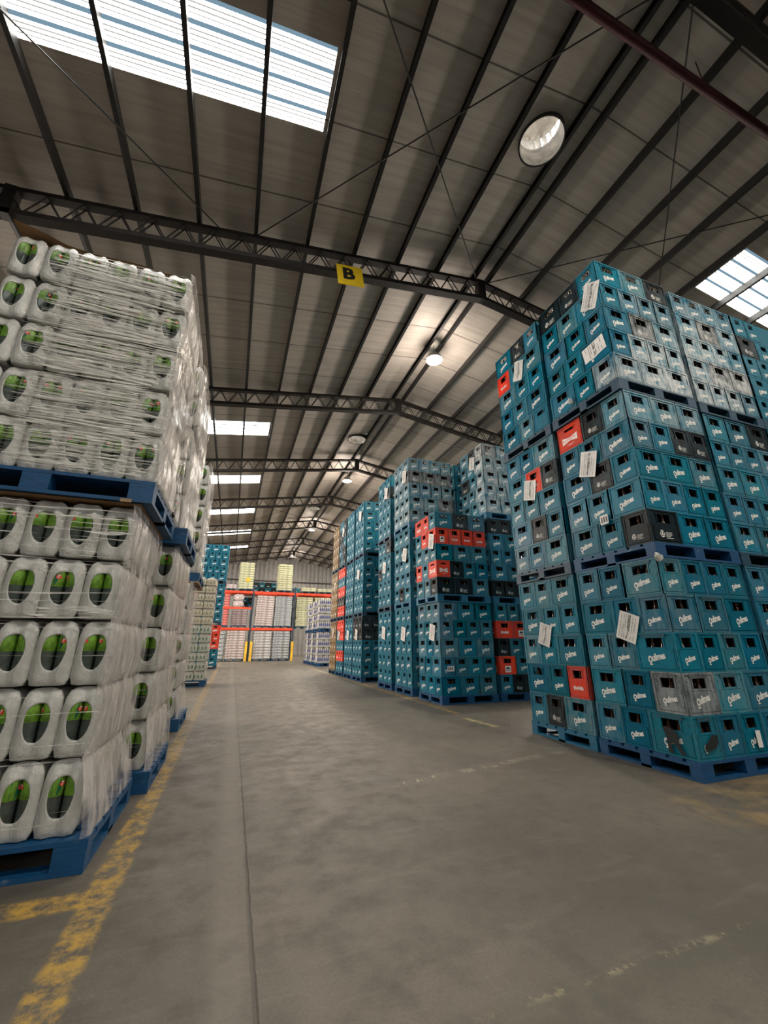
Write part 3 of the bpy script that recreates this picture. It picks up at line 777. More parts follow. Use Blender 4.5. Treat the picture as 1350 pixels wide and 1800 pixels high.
def visE(ti, la, key):
    if ti == 2: return True
    return key in ('f0', 'a1', 'a2') if ti == 1 else (key in ('a1', 'a2', 'f0') and 'far')
crate_stack('stack behind two-load-high stack', 3.66, 8.36, 3, 'BAA', specE, visE, ['pallet_blue', 'pallet_teal', 'pallet_teal'], lambda ti, la, key: 0.62 if ti == 2 else 0.08)  # top load kept pale by painted glare
crate_stack('stack at the frame edge', 6.10, 2.62, 3, 'ABA', {(2,3): 'kt|', (1,4): 'tk|'}, lambda ti, la, key: key in ('f0', 'f1'), ['pallet_dark', 'pallet_dark', 'pallet_dark'], dirt_glare_C, far=True)
crate_stack('hidden-corner stack behind the tall one', 4.95, 8.36, 3, 'BAB', {}, lambda ti, la, key: key in ('f0', 'a1', 'a2'), ['pallet_blue', 'pallet_dark', 'pallet_dark'], far=True)
# farther stacks, gathered in one joined mesh
specF = {(1,4): 'k|tt', (1,2): 't|tk', (2,3): 'k|tt'}
crate_stack('stack past the black-banded one', 3.66, 9.56, 3, 'BAB', specF, vis_a_only, ['pallet_blue', 'pallet_dark', 'pallet_dark'], far=True)
specG1 = {(0,3): 'kkk|kk', (0,4): 'kkkk|kk'}
crate_stack('stack after the cross aisle', 3.60, 11.80, 3, 'ABA', specG1, vis_all, ['pallet_blue', 'pallet_dark', 'pallet_dark'], far=True)
crate_stack('second stack after the cross aisle', 3.58, 12.82, 3, 'BAB', {}, vis_a_only, ['pallet_blue', 'pallet_dark', 'pallet_dark'], far=True)
specG3 = {(0,1): 'r|rr', (0,3): 'r|rt', (0,4): 'r|rr', (1,0): 'r|rr', (1,1): 'k|kk', (1,2): 'r|rr', (1,4): 'r|rr', (2,0): 'k|tk', (2,1): 'k|kt', (2,2): 't|kk', (2,3): 'k|kk', (2,4): 'k|tt'}
crate_stack('red-banded stack after the cross aisle', 3.56, 13.84, 3, 'ABA', specG3, vis_a_only, ['pallet_blue', 'pallet_dark', 'pallet_dark'], far=True)
allb = {(t_, l_): 'nnnn|nn' for t_ in range(3) for l_ in range(5)}
crate_stack('brown crate stack after the cross aisle', 3.56, 14.90, 3, 'BAB', allb, vis_a_only, ['pallet_dark', 'pallet_dark', 'pallet_dark'], far=True)
specL5 = {(0,2): 'rtt|tt', (0,3): 'rtt|', (0,4): 'rtt|tt', (2,1): 'kkk'}
for sx, nm, yy in ((-1.66, 'crate stack beyond the gold packs', 20.0), (-2.92, 'wall-side crate stack beyond the gold packs', 18.6)):
    crate_stack(nm, sx, yy, 3, 'BAB', {}, vis_f_only, ['pallet_dark', 'pallet_dark', 'pallet_dark'], far=True)
# red crates on the aisle corner of the stack behind the gold packs
for i in range(len(FAR)):
    kd, cx, cy, zz, tr = FAR[i]
    if cy > 19.5 and -0.95 < cx < -0.3 and 0.7 < zz < 1.7: FAR[i] = ('brahma', cx, cy, zz, tr)
# pale crates on the rack top
for i in range(5): FAR.append((['teal', 'black', 'teal', 'black', 'teal'][i], 1.25 + i * 0.40, 29.3, 4.35, False)); FAR.append((['black', 'teal', 'black', 'teal', 'teal'][i], 1.25 + i * 0.40, 29.3, 4.69, False))
for i in range(3):
    for j in range(2): FAR.append((['teal', 'black'][(i + j) % 2], 0.2 + i * 0.40, 29.0, 3.30 + j * 0.335, False))
for i in range(2): FAR.append(('teal', 3.9 + i * 0.4, 29.0, 4.36, False))

mb = MB()
MATI = {'teal': 0, 'grille': 0, 'plain': 0, 'black': 1, 'bow': 2, 'brahma': 2, 'plate': 2, 'brown': 3}
random.seed(5)
for kd, cx, cy, zz, tr in FAR:
    M0 = Matrix.Translation((cx, cy, zz)) @ Matrix.Rotation(R(90) if tr else 0, 4, 'Z')
    W, D, H = CW, CD, CH; m = MATI[kd]
    mb.box(-W/2 + 0.03, W/2 - 0.03, -D/2 + 0.03, D/2 - 0.03, 0.01, H - 0.03, 5, M0)
    for side in range(4):
        # skip sides that face away from aisle and camera
        wd = (M0.to_3x3() @ (wall_frame(side, W, D).to_3x3() @ Vector((0, 1, 0))))
        if wd.y > 0.5 or (wd.x > 0.5 and cx > 3): continue
        w = W if side < 2 else D
        M4 = M0 @ wall_frame(side, W, D); ww = 0.13 if w > 0.34 else 0.10; z0, z1 = H - 0.12, H - 0.045
        Bx = lambda u0, u1, v0, v1, n0, n1=-0.012: mb.box(u0, u1, n1, n0, v0, v1, m, M4)
        Bx(-w/2, -ww/2, 0, H, 0); Bx(ww/2, w/2, 0, H, 0); Bx(-ww/2, ww/2, 0, z0, 0); Bx(-ww/2, ww/2, z1, H, 0)
        Bx(-w/2 + 0.02, w/2 - 0.02, 0.02, z0 - 0.012, 0.004, 0.0); Bx(-w/2, w/2, H - 0.012, H, 0.003, 0)
        if cy < 17:
            sub = MB(); logo(sub, 'teal' if kd in ('grille', 'plain') else kd, Matrix.Identity(4), w, m_w=4, m_d=1, m_r=2)
            mb.add([(a, b + 0.004, c_) for a, b, c_ in sub.v], sub.f, sub.mi, M4)
        else:
            if kd == 'black': mb.box(-0.05, 0.06, 0.004, 0.006, 0.06, 0.10, 4, M4)
            else:
                put_text(mb, T_UILMES, M4, -w * 0.22, 0.06, w * 0.44, R(12), n=0.006, m=4, sy=1.4)
for cx, cy, zz, tr in FILL:
    a, b = (CD, CW) if tr else (CW, CD)
    mb.box(cx - a/2, cx + a/2, cy - b/2, cy + b/2, zz, zz + CH, 0)
o = obj('far_bottle_crates', mb.mesh('far_crates', ['crate_teal', 'crate_black', 'crate_red', 'crate_brown', 'print_white', 'inside_dark']))
tag(o, 'farther teal, red, black and brown bottle crates in rows beyond the cross aisle', 'crates', None, 'stuff')

# ------------------------------------------------------------------ paper load labels and loose bits on crates
def paper(u0, cy, cz, axis, w, h, rot, label, x=3.62, fold=0.25, diamond=False):
    """sheet hung on the aisle side (axis 'a': plane x) or camera side (axis 'f': plane y)"""
    mb = MB(); nx, nz = 6, 8; vs_ = []; fs = []; c, s_ = math.cos(rot), math.sin(rot)
    for j in range(nz + 1):
        for i in range(nx + 1):
            a = (i / nx - 0.5) * w; b = (j / nz - 0.5) * h
            n = 0.006 + 0.035 * fold * (1 + math.cos(i / nx * math.pi)) + 0.03 * fold * (j / nz) ** 2
            vs_.append((a * c - b * s_, n, a * s_ + b * c))
    fs = [(j * (nx + 1) + i, j * (nx + 1) + i + 1, (j + 1) * (nx + 1) + i + 1, (j + 1) * (nx + 1) + i) for j in range(nz) for i in range(nx)]
    mb.add(vs_, fs, 0)
    def strip(a0, a1, b0, b1):
        nn = lambda a, b: 0.0085 + 0.035 * fold * (1 + math.cos((a / w + 0.5) * math.pi)) + 0.03 * fold * (b / h + 0.5) ** 2
        P = [(a0, b0), (a1, b0), (a1, b1), (a0, b1)]
        mb.add([(a * c - b * s_, nn(a, b) + 0.001, a * s_ + b * c) for a, b in P], [(0, 1, 2, 3)], 1)
    r_ = random.Random(int(cy * 100))
    for i, fx in enumerate((-0.36, -0.22, -0.13, -0.02, 0.02, 0.06, 0.2, 0.33)):
        b = -0.42
        while b < 0.4:
            L = r_.uniform(0.05, 0.2)
            if r_.random() < 0.8: strip(fx * w, fx * w + (0.03 if i in (3, 5) else 0.018) * w, b * h, min(0.44, b + L) * h)
            b += L + 0.025
    if axis == 'a': M4 = Matrix(((0, -1, 0, x), (-1, 0, 0, cy), (0, 0, 1, cz), (0, 0, 0, 1)))
    else: M4 = Matrix(((1, 0, 0, x), (0, -1, 0, cy), (0, 0, 1, cz), (0, 0, 0, 1)))
    me_mb = MB(); me_mb.add(mb.v, mb.f, mb.mi, M4)
    o = obj('load_label', me_mb.mesh('load_label', ['paper', 'print_dark']))
    tag(o, label, 'paper label', 'printed paper labels on the loads')
paper(0, 3.02, 1.20, 'a', 0.20, 0.27, R(-22), 'white printed label on the bottom load of the front stack')
paper(0, 3.15, 2.98, 'a', 0.20, 0.29, R(-18), 'white printed label beside the red bow-tie crate', fold=0.35)
paper(0, 2.72, 4.98, 'a', 0.19, 0.32, R(-25), 'white printed label hanging near the top corner of the front stack', fold=0.5)
paper(0, 2.82, 4.30, 'a', 0.30, 0.20, R(6), 'torn wide white label on the top load of the front stack', fold=0.05)
paper(0, 4.18, 1.15, 'a', 0.18, 0.26, R(-20), 'white printed label on the bottom load of the second aisle stack')
paper(0, 4.14, 3.02, 'a', 0.20, 0.27, R(-16), 'white label overlapping the red crate of the second aisle stack', fold=0.35)
paper(0, 4.08, 4.90, 'a', 0.16, 0.30, R(-18), 'white label below the black crate of the second aisle stack', fold=0.4)
for (yy, zz, nm) in ((7.30, 1.25, 'lower load of the two-load-high stack'), (7.20, 3.02, 'upper load beside its red row, two-load-high stack'),
                     (8.75, 1.25, 'bottom load of the black-banded tall stack'), (8.60, 3.02, 'middle load of the black-banded tall stack'), (8.55, 4.98, 'top load of the black-banded tall stack'),
                     (10.05, 1.30, 'bottom load of the narrow stack before the cross aisle'), (10.0, 2.95, 'middle load of the narrow stack before the cross aisle'), (9.85, 5.0, 'top load of the narrow stack before the cross aisle'),
                     (12.3, 1.3, 'black rows just past the cross aisle'), (12.2, 3.1, 'middle load just past the cross aisle'), (12.1, 5.0, 'top load just past the cross aisle'),
                     (13.3, 1.3, 'second bottom load past the cross aisle'), (14.5, 1.3, 'red row of the red-banded stack'), (14.3, 5.0, 'top of the red-banded stack'),
                     (15.4, 1.4, 'bottom of the brown crate stack'), (15.3, 3.1, 'middle of the brown crate stack')):
    paper(0, yy, zz, 'a', 0.19, 0.30, R(-15), 'white printed label on the ' + nm, x=3.64 if yy < 11 else 3.57, fold=0.25)
paper(0, 2.90, 2.93, 'a', 0.17, 0.28, R(20), 'white label hanging on the middle load of the outer stack', x=4.89, fold=0.5)
paper(0, 7.45, 5.05, 'a', 0.18, 0.30, R(-15), 'white label at the top of the stack beside the two-load-high one', x=4.90, fold=0.3)
# crumpled film on the pallet corner and small stickers
def crumple(x, y, z, r, label, name='crumpled_film', m='shrink_film'):
    bm = bmesh.new(); bmesh.ops.create_icosphere(bm, subdivisions=2, radius=r)
    rr = random.Random(3)
    for v in bm.verts: v.co *= rr.uniform(0.55, 1.1); v.co.y *= 0.6
    me = bpy.data.meshes.new(name); bm.to_mesh(me); bm.free(); me.materials.append(MAT[m])
    o = obj(name, me, None, (x, y, z)); tag(o, label, 'film')
crumple(3.60, 2.565, 1.80, 0.05, 'crumpled clear film stuck on the pallet corner of the front stack')
crumple(3.60, 3.24, 3.86, 0.05, 'pale sticker remnant on the top load crates', 'torn_sticker', 'paper')
def sticker(x0, x1, z0, z1, y, label, dark=True):
    mb = MB(); mb.box(x0, x1, y - 0.0025, y, z0, z1, 0)
    if dark:
        w = x1 - x0
        for i in range(3): mb.box(x0 + w * (0.12 + 0.27 * i), x0 + w * (0.28 + 0.27 * i), y - 0.0035, y - 0.002, z0 + 0.02, z1 - 0.015, 1)
    tag(obj('crate_sticker', mb.mesh('sticker', ['paper', 'print_dark'])), label, 'sticker')
sticker(4.35, 4.41, 0.20, 0.33, 2.585, 'white strip sticker on a bottom row crate of the front stack', False)
sticker(3.78, 3.92, 0.56, 0.65, 7.035, 'white numbered sticker on the two-load-high stack')
mb = MB(); mb.box(3.600, 3.6045, 3.02, 3.12, 2.25, 2.35, 0)
for i in range(3): mb.box(3.5985, 3.601, 3.03 + 0.03 * i, 3.045 + 0.03 * i, 2.27, 2.33, 1)
tag(obj('crate_sticker', mb.mesh('sticker', ['paper', 'print_dark'])), 'white sticker with dark marks on the middle load of the front stack', 'sticker')
# black smears of grease on the lowest corner crate
def smear(pts, axis, plane, label):
    mb = MB(); n = len(pts)
    if axis == 'a': v = [(plane, a, b) for a, b in pts] + [(plane + 0.002, a, b) for a, b in pts]
    else: v = [(a, plane, b) for a, b in pts] + [(a, plane + 0.002, b) for a, b in pts]
    mb.add(v, [tuple(range(n)), tuple(range(n, 2 * n))[::-1]] + [(i, i + n, (i + 1) % n + n, (i + 1) % n) for i in range(n)])
    tag(obj('tape_patch', mb.mesh('smear', ['inside_dark'])), label, 'patch')
smear([(2.86, 0.36), (2.83, 0.37), (2.76, 0.35), (2.73, 0.30), (2.74, 0.26), (2.70, 0.18), (2.73, 0.165), (2.78, 0.25), (2.81, 0.25), (2.80, 0.17), (2.84, 0.17), (2.84, 0.28)], 'a', 3.610, 'black torn tape patch on the lowest corner crate, aisle side')
smear([(3.70, 0.26), (3.75, 0.29), (3.80, 0.33), (3.86, 0.33), (3.87, 0.28), (3.83, 0.24), (3.76, 0.22), (3.71, 0.22)], 'f', 2.584, 'black smudge on the lowest corner crate, camera side')

# ------------------------------------------------------------------ shrink-wrapped bottle packs
def pack_shell(w, h, d, hole=True, mat='shrink_film', bottles_w=2, bottles_d=3, seg=36):
    half = [(0, 0), (0.78, 0), (0.93, 0.018), (1.0, 0.07), (1.0, 0.35), (0.985, 0.55), (0.99, 0.72), (0.94, 0.84), (0.80, 0.94), (0.60, 0.985), (0, 1.0)]
    pg = [(x * w / 2, z * h) for x, z in half] + [(-x * w / 2, z * h) for x, z in half[-2:0:-1]]
    cz = 0.50 * h; out = []
    for i in range(seg):
        t = 2 * math.pi * (i + 0.5) / seg; dx, dz = math.cos(t), math.sin(t); best = None
        for j in range(len(pg)):
            (ax, az), (bx, bz) = pg[j], pg[(j + 1) % len(pg)]
            ex, ez = bx - ax, bz - az; den = dx * ez - dz * ex
            if abs(den) < 1e-9: continue
            s_ = ((ax) * ez - (az - cz) * ex) / den; u = ((ax) * dz - (az - cz) * dx) / den
            if s_ > 0 and -1e-6 <= u <= 1 + 1e-6: best = s_ if best is None else max(best, s_)
        out.append((best * dx, cz + best * dz))
    ov = []
    for i in range(seg):
        t = 2 * math.pi * (i + 0.5) / seg
        a = w * 0.300; b = h * (0.245 if math.sin(t) > 0 else 0.305)
        e = 0.80 if math.sin(t) > 0 else 1.0
        ov.append((a * math.copysign(abs(math.cos(t)) ** e, math.cos(t)), cz + 0.03 * h + b * math.copysign(abs(math.sin(t)) ** e, math.sin(t))))
    rb = w / 2 / bottles_w
    def yf(x, z):
        c_ = abs(x) % (2 * rb) - rb; y = rb - math.sqrt(max(0, rb * rb - min(c_ * c_, rb * rb)))
        if abs(x) < w / 2 - rb: y = min(y, 0.015)
        y = min(y, 0.03)
        zz = z / h
        if zz > 0.72: y += (zz - 0.72) ** 1.5 * 0.26
        if zz < 0.06: y += (0.06 - zz) * 0.15
        return y
    v = []; rings = []
    def addring(pts): rings.append(len(v)); v.extend(pts)
    if hole: addring([(x * 0.98, yf(x, z) + 0.012, z) for x, z in ov])
    for t in ((0.0, 0.12, 0.35, 0.6, 0.82, 0.95, 1.0) if hole else (0.05, 0.35, 0.6, 0.82, 0.95, 1.0)):
        addring([(a[0] + (b[0] - a[0]) * t, yf(a[0] + (b[0] - a[0]) * t, a[1] + (b[1] - a[1]) * t), a[1] + (b[1] - a[1]) * t) for a, b in zip(ov, out)])
    for i in range(1, 13):
        yy = 0.03 + (d - 0.06) * i / 12
        k_ = 1 - 0.045 * abs(math.cos(math.pi * bottles_d * (yy / d)))**3
        addring([(b[0] * k_, yy, b[1]) for b in out])
    addring([(b[0] * 0.88, d, cz + (b[1] - cz) * 0.95) for b in out])
    mb = MB(); f = []
    for a, b in zip(rings[:-1], rings[1:]):
        f += [(a + i, a + (i + 1) % seg, b + (i + 1) % seg, b + i) for i in range(seg)]
    f.append(tuple(rings[-1] + i for i in range(seg)))
    if not hole: f.append(tuple(rings[0] + i for i in range(seg))[::-1])
    mb.add(v, f)
    return mb.mesh('pack_film', [mat], True)
PW, PH, PD = 0.1825, 0.336, 0.275
SHELL = pack_shell(PW, PH, PD)
mb = MB()
mb.lathe([(0.001, 0.004), (0.040, 0.006), (0.044, 0.03), (0.0435, 0.172), (0.0445, 0.174), (0.0445, 0.258), (0.043, 0.262), (0.030, 0.29), (0.014, 0.315), (0.013, 0.330), (0.001, 0.331)], 20, mats=[0, 0, 0, 1, 1, 1, 2, 2, 2, 2])
BOT = mb.mesh('soda_bottle', ['bottle_green', 'label_lime', 'bottle_green'], True)
def emblem_mesh():
    mb = MB(); r = 0.0452
    def arc(poly_, m, rr):
        mb.add([(rr * math.sin(a / r), -rr * math.cos(a / r), b) for a, b in poly_], [tuple(range(len(poly_)))], m)
    arc([(-0.030, 0.178), (-0.004, 0.178), (0.012, 0.205), (0.0, 0.252), (-0.030, 0.252)], 0, 0.0450)
    arc([(0.012 + 0.013 * math.cos(t * math.pi / 7), 0.226 + 0.013 * math.sin(t * math.pi / 7)) for t in range(14)], 1, 0.0456)
    vv = [(0.005 + a * 0.013, 0.218 + b * 0.013) for a, b in T_7[0]]
    mb.add([(0.0462 * math.sin(a / r), -0.0462 * math.cos(a / r), b) for a, b in vv], T_7[1], 2)
    return mb.mesh('emblem', ['label_green', 'dot_red', 'print_white'])
EMB = emblem_mesh()
n_packs = 0
def pack(x, y, z, label, group, bottles=True, rot=0.0, me=None, sc=None):
    """x = centre across, y = front"""
    global n_packs; n_packs += 1
    o = obj('bottle_pack', me or SHELL, None, (x, y, z), rot)
    if sc: o.scale = sc
    if label in used_labels: label += ' of the pair'
    used_labels.add(label)
    tag(o, label, 'bottle pack', group)
    if bottles:
        for s_ in (-1, 1):
            b = obj('bottle', BOT, o, (s_ * PW / 4, 0.049, 0.002), R(random.uniform(-70, 70)))
            obj('label_emblem', EMB, b)
    return o
def bottle_load(x1, y0, z0, nfront, nside, sid, tn, lean=0.0):
    """x1 = aisle-side face"""
    for la in range(5):
        z = z0 + la * 0.344; off = random.uniform(-0.022, 0.012) if la else 0
        offy = random.uniform(-0.012, 0.015)
        for i in range(nfront):
            x = x1 - PW / 2 - i * (PW + 0.0025) + off
            pack(x, y0 + offy + random.uniform(-0.004, 0.004), z, 'green bottle pack, %s from aisle, %s row, %s load, %s' % (NTH[i], ORD[la], tn, sid), 'green bottle packs in the ' + sid)
        for j in range(nside):
            pack(x1 - PW / 2 + off, y0 + offy + (j + 1) * (PD + 0.003), z, 'bottle pack, %s behind corner, %s row, %s load, %s' % (NTH[j], ORD[la], tn, sid), 'green bottle packs in the ' + sid, bottles=False)

def wrap(x1, y0, z0, depth, width, sid, tn, strands, flare=0.05, seed=1):
    rr = random.Random(seed)
    t = tag(obj('stretch_wrap', None), 'clear stretch film wound round the %s load of the %s' % (tn, sid), 'stretch wrap', 'stretch film on the bottle loads')
    H = 5 * 0.344
    # side sheet
    mb = MB(); ny, nz = 22, 40; vs_ = []
    for j in range(nz + 1):
        fz = j / nz; z = z0 + fz * H
        bulge = 0.012 * abs(math.sin(math.pi * fz * 5)) ** 0.5
        fl = flare * max(0, 1 - fz * 5) ** 1.3
        for i in range(ny + 1):
            fy = i / ny
            if fy < 0.14:
                x = x1 - 0.030 * (1 - fy / 0.14) + 0.006; y = y0 - 0.012 + 0.25 * fy
            else: x = x1 + 0.006; y = y0 + 0.02 + (depth - 0.02) * (fy - 0.14) / 0.86
            vs_.append((x + bulge + fl + rr.uniform(-0.0035, 0.0035), y - fl * (1 - fy) * 0.6, z))
    f = [(j * (ny + 1) + i, j * (ny + 1) + i + 1, (j + 1) * (ny + 1) + i + 1, (j + 1) * (ny + 1) + i) for j in range(nz) for i in range(ny)]
    mb.add(vs_, f); obj('side_sheet', mb.mesh('side_sheet', ['wrap_side'], True), t)
    # strands across the camera side
    mb = MB()
    for (n, fz0, fz1, hmin, hmax, xa, xb) in strands:
        for q in range(n):
            z = z0 + H * rr.uniform(fz0, fz1); h = rr.uniform(hmin, hmax); sl = rr.uniform(-0.03, 0.03); tilt = h * rr.uniform(-0.25, 0.35)
            a = x1 - width * rr.uniform(xa, xa + 0.12); b = x1 + 0.004 - width * max(0, rr.uniform(xb - 0.08, xb))
            m = 14; vs_ = []; ph = rr.uniform(0, 6); yo = y0 - 0.005 - rr.uniform(0, 0.014)
            for i in range(m + 1):
                ft = i / m; x = a + (b - a) * ft
                zz = z + sl * ft + 0.004 * math.sin(ph + ft * 7) 
                hh = h * (0.55 + 0.45 * math.sin(ph * 2 + ft * 9)) * (0.3 + min(1, 4 * ft, 4 * (1 - ft) + 0.4))
                yy = yo + rr.uniform(-0.002, 0.002)
                vs_ += [(x, yy, zz - hh / 2), (x, yy + tilt, zz + hh / 2)]
            mb.add(vs_, [(2*i, 2*i+2, 2*i+3, 2*i+1) for i in range(m)])
    if mb.v: obj('strands', mb.mesh('strands', ['wrap_strand'], True), t)
S1, S2, S3 = 'front bottle stack', 'second bottle stack', 'third bottle stack'
T2Z = 1.875
def slip(x0, y0, z, w, d, label):
    mb = MB(); mb.box(x0, x0 + w, y0, y0 + d, z, z + 0.004)
    tag(obj('slip_sheet', mb.mesh('slip_sheet', ['cardboard'])), label, 'cardboard sheet', 'cardboard sheets between loads')
pallet(-1.77, 2.72, 0, 1.22, 1.0, 'pallet_blue', 'blue pallet on the floor under the front bottle stack')
bottle_load(-0.625, 2.755, 0.147, 6, 2, S1, 'lower')
wrap(-0.625, 2.755, 0.147, 0.93, 1.10, S1, 'lower', [(9, 0.45, 0.75, 0.002, 0.006, 0.9, 0.0), (9, 0.02, 0.4, 0.002, 0.006, 0.9, 0.0), (12, 0.75, 1.0, 0.002, 0.008, 0.9, 0.0), (6, 0.6, 1.0, 0.01, 0.03, 0.35, 0.0)], 0.065, 3)
slip(-1.74, 2.745, 1.869, 1.13, 0.95, 'cardboard sheet on top of the lower load, front bottle stack')
pallet(-1.77, 2.72, T2Z, 1.22, 1.0, 'pallet_blue', 'blue pallet lifted between the two loads of the front bottle stack')
bottle_load(-0.555, 2.750, T2Z + 0.147, 6, 2, S1, 'upper')
wrap(-0.555, 2.750, T2Z + 0.147, 0.95, 1.10, S1, 'upper', [(170, 0.03, 0.95, 0.003, 0.010, 0.74, 0.05), (150, 0.0, 0.95, 0.004, 0.014, 0.66, 0.16), (90, 0.15, 0.92, 0.006, 0.020, 0.68, 0.14), (12, 0.0, 0.96, 0.002, 0.005, 1.0, 0.0)], 0.02, 4)
mb = MB(); m_ = 12
vs_ = []
for i in range(m_ + 1):
    for j in range(3):
        vs_.append((-1.68 + 1.10 * i / m_, 2.80 - 0.085 * max(0, 1 - 4 * i / m_) + 0.42 * j, 3.742 + 0.03 * (1 - i / m_) ** 3 + 0.01 * (j == 0) * math.sin(i)))
mb.add(vs_, [(i * 3 + j, i * 3 + j + 1, i * 3 + j + 4, i * 3 + j + 3) for i in range(m_) for j in range(2)])
mb.add([(a, b, c_ + 0.005) for a, b, c_ in vs_], [(i * 3 + j, i * 3 + j + 3, i * 3 + j + 4, i * 3 + j + 1) for i in range(m_) for j in range(2)])
tag(obj('slip_sheet', mb.mesh('top_sheet', ['cardboard'])), 'brown cardboard sheet curling up on top of the front bottle stack', 'cardboard sheet', 'cardboard sheets between loads')
mb = MB(); mb.box(-0.72, -0.66, 2.715, 2.72, 1.868, 1.89); tag(obj('cardboard_scrap', mb.mesh('cardboard_scrap', ['wood_raw'])), 'small torn cardboard scrap under the lifted front pallet', 'cardboard')

pallet(-1.68, 3.84, 0, 1.22, 1.0, 'pallet_blue', 'blue pallet on the floor under the second bottle stack')
bottle_load(-0.52, 3.875, 0.147, 3, 3, S2, 'lower'); wrap(-0.52, 3.875, 0.147, 1.08, 0.5, S2, 'lower', [(8, 0.02, 0.98, 0.002, 0.006, 0.9, 0.0)], 0.04, 5)
pallet(-1.68, 3.84, T2Z, 1.22, 1.0, 'pallet_blue', 'blue pallet between the two loads of the second bottle stack')
bottle_load(-0.53, 3.87, T2Z + 0.147, 3, 3, S2, 'upper'); wrap(-0.53, 3.87, T2Z + 0.147, 1.08, 0.5, S2, 'upper', [(12, 0.0, 0.98, 0.004, 0.012, 0.9, 0.0)], 0.02, 6)
pallet(-1.72, 6.17, 0, 1.22, 1.0, 'pallet_blue', 'blue pallet on the floor under the third bottle stack')
bottle_load(-0.58, 6.2, 0.147, 2, 2, S3, 'lower'); wrap(-0.58, 6.2, 0.147, 0.95, 0.36, S3, 'lower', [(5, 0.02, 0.98, 0.002, 0.006, 0.9, 0.0)], 0.05, 7)
pallet(-1.74, 6.40, T2Z, 1.22, 1.0, 'pallet_blue', 'blue pallet with brown edge between the loads of the third bottle stack', side_mat='wood_raw')
bottle_load(-0.57, 6.42, T2Z + 0.147, 2, 2, S3, 'upper'); wrap(-0.57, 6.42, T2Z + 0.147, 0.95, 0.36, S3, 'upper', [(5, 0.02, 0.98, 0.002, 0.006, 0.9, 0.0)], 0.02, 8)

# packs hidden inside the bottle loads
mb = MB()
for (x1, y0, z0, nf, ns) in ((-0.625, 2.755, 0.147, 6, 2), (-0.555, 2.750, T2Z + 0.147, 6, 2), (-0.52, 3.875, 0.147, 3, 3), (-0.53, 3.87, T2Z + 0.147, 3, 3), (-0.58, 6.2, 0.147, 2, 2), (-0.57, 6.42, T2Z + 0.147, 2, 2)):
    for la in range(5):
        for i in range(1, 6):
            for j in range(1 if i < nf else 0, ns + 1):
                xc = x1 - PW / 2 - i * (PW + 0.0025) - 0.01; yc = y0 + 0.02 + j * (PD + 0.003)
                mb.box(xc - PW * 0.46, xc + PW * 0.46, yc, yc + PD * 0.95, z0 + la * 0.344 + 0.005, z0 + la * 0.344 + 0.325)
tag(obj('inner_bottle_packs', mb.mesh('inner_packs', ['shrink_film'])), 'further bottle packs filling the inside of the wrapped loads', 'bottle packs', None, 'stuff')
# gold and green wrapped packs in two loads (fourth stack)
TRAY_G = pack_shell(0.262, 0.222, 0.39, False, 'shrink_film_green', 4, 6, 28)
TRAY_O = pack_shell(0.262, 0.198, 0.39, False, 'shrink_film_gold', 4, 6, 28)
def tray_bands(w, h, d, mats, nb=6):
    mb = MB()
    for i in range(nb):
        cx = -w/2 + w * (i + 0.5) / nb
        mb.box(cx - w / nb * 0.36, cx + w / nb * 0.36, -0.004, 0.002, h * 0.30, h * 0.62, i % 2)
        mb.tube((cx, 0.006, h * 0.74), (cx, 0.010, h * 0.93), w / nb * 0.22, 6, 2)
    return mb.mesh('bottle_row', mats)
BAND_G = tray_bands(0.25, 0.222, 0.39, ['band_green', 'shrink_film_green', 'cap_metal'])
BAND_O = tray_bands(0.25, 0.198, 0.39, ['band_gold', 'shrink_film_gold', 'cap_metal'])
pallet(-1.72, 12.0, 0, 1.22, 1.0, 'pallet_blue', 'blue pallet under the gold and green wrapped packs')
for ti, (me, bd, hh, n_, zb_, nm) in enumerate(((TRAY_G, BAND_G, 0.229, 6, 0.147, 'green'), (TRAY_O, BAND_O, 0.204, 6, 1.525, 'gold'))):
    for la in range(n_):
        for i in range(3):
            o = pack(-0.53 - 0.131 - i * 0.265 + (la % 2) * 0.01, 12.02, zb_ + la * hh, 'wrapped %s small-bottle pack, %s from the aisle, row %s of its load' % (nm, NTH[i], NTH[la]), 'gold and green wrapped packs', False, me=me)
            obj('bottle_row', bd, o)
        o = pack(-0.53 - 0.131 + (la % 2) * 0.01, 12.415, zb_ + la * hh, 'wrapped %s small-bottle pack behind the aisle corner, row %s of its load' % (nm, NTH[la]), 'gold and green wrapped packs', False, me=me)
obj_w = wrap
t = tag(obj('stretch_wrap', None), 'glossy stretch film down the aisle side of the gold and green packs', 'stretch wrap', 'stretch film on the bottle loads')
mb = MB(); mb.add([(-0.515, 12.0, 0.15), (-0.515, 12.85, 0.15), (-0.515, 12.85, 2.76), (-0.515, 12.0, 2.76)], [(0, 1, 2, 3)]); obj('side_sheet', mb.mesh('side_sheet', ['wrap_side']), t)

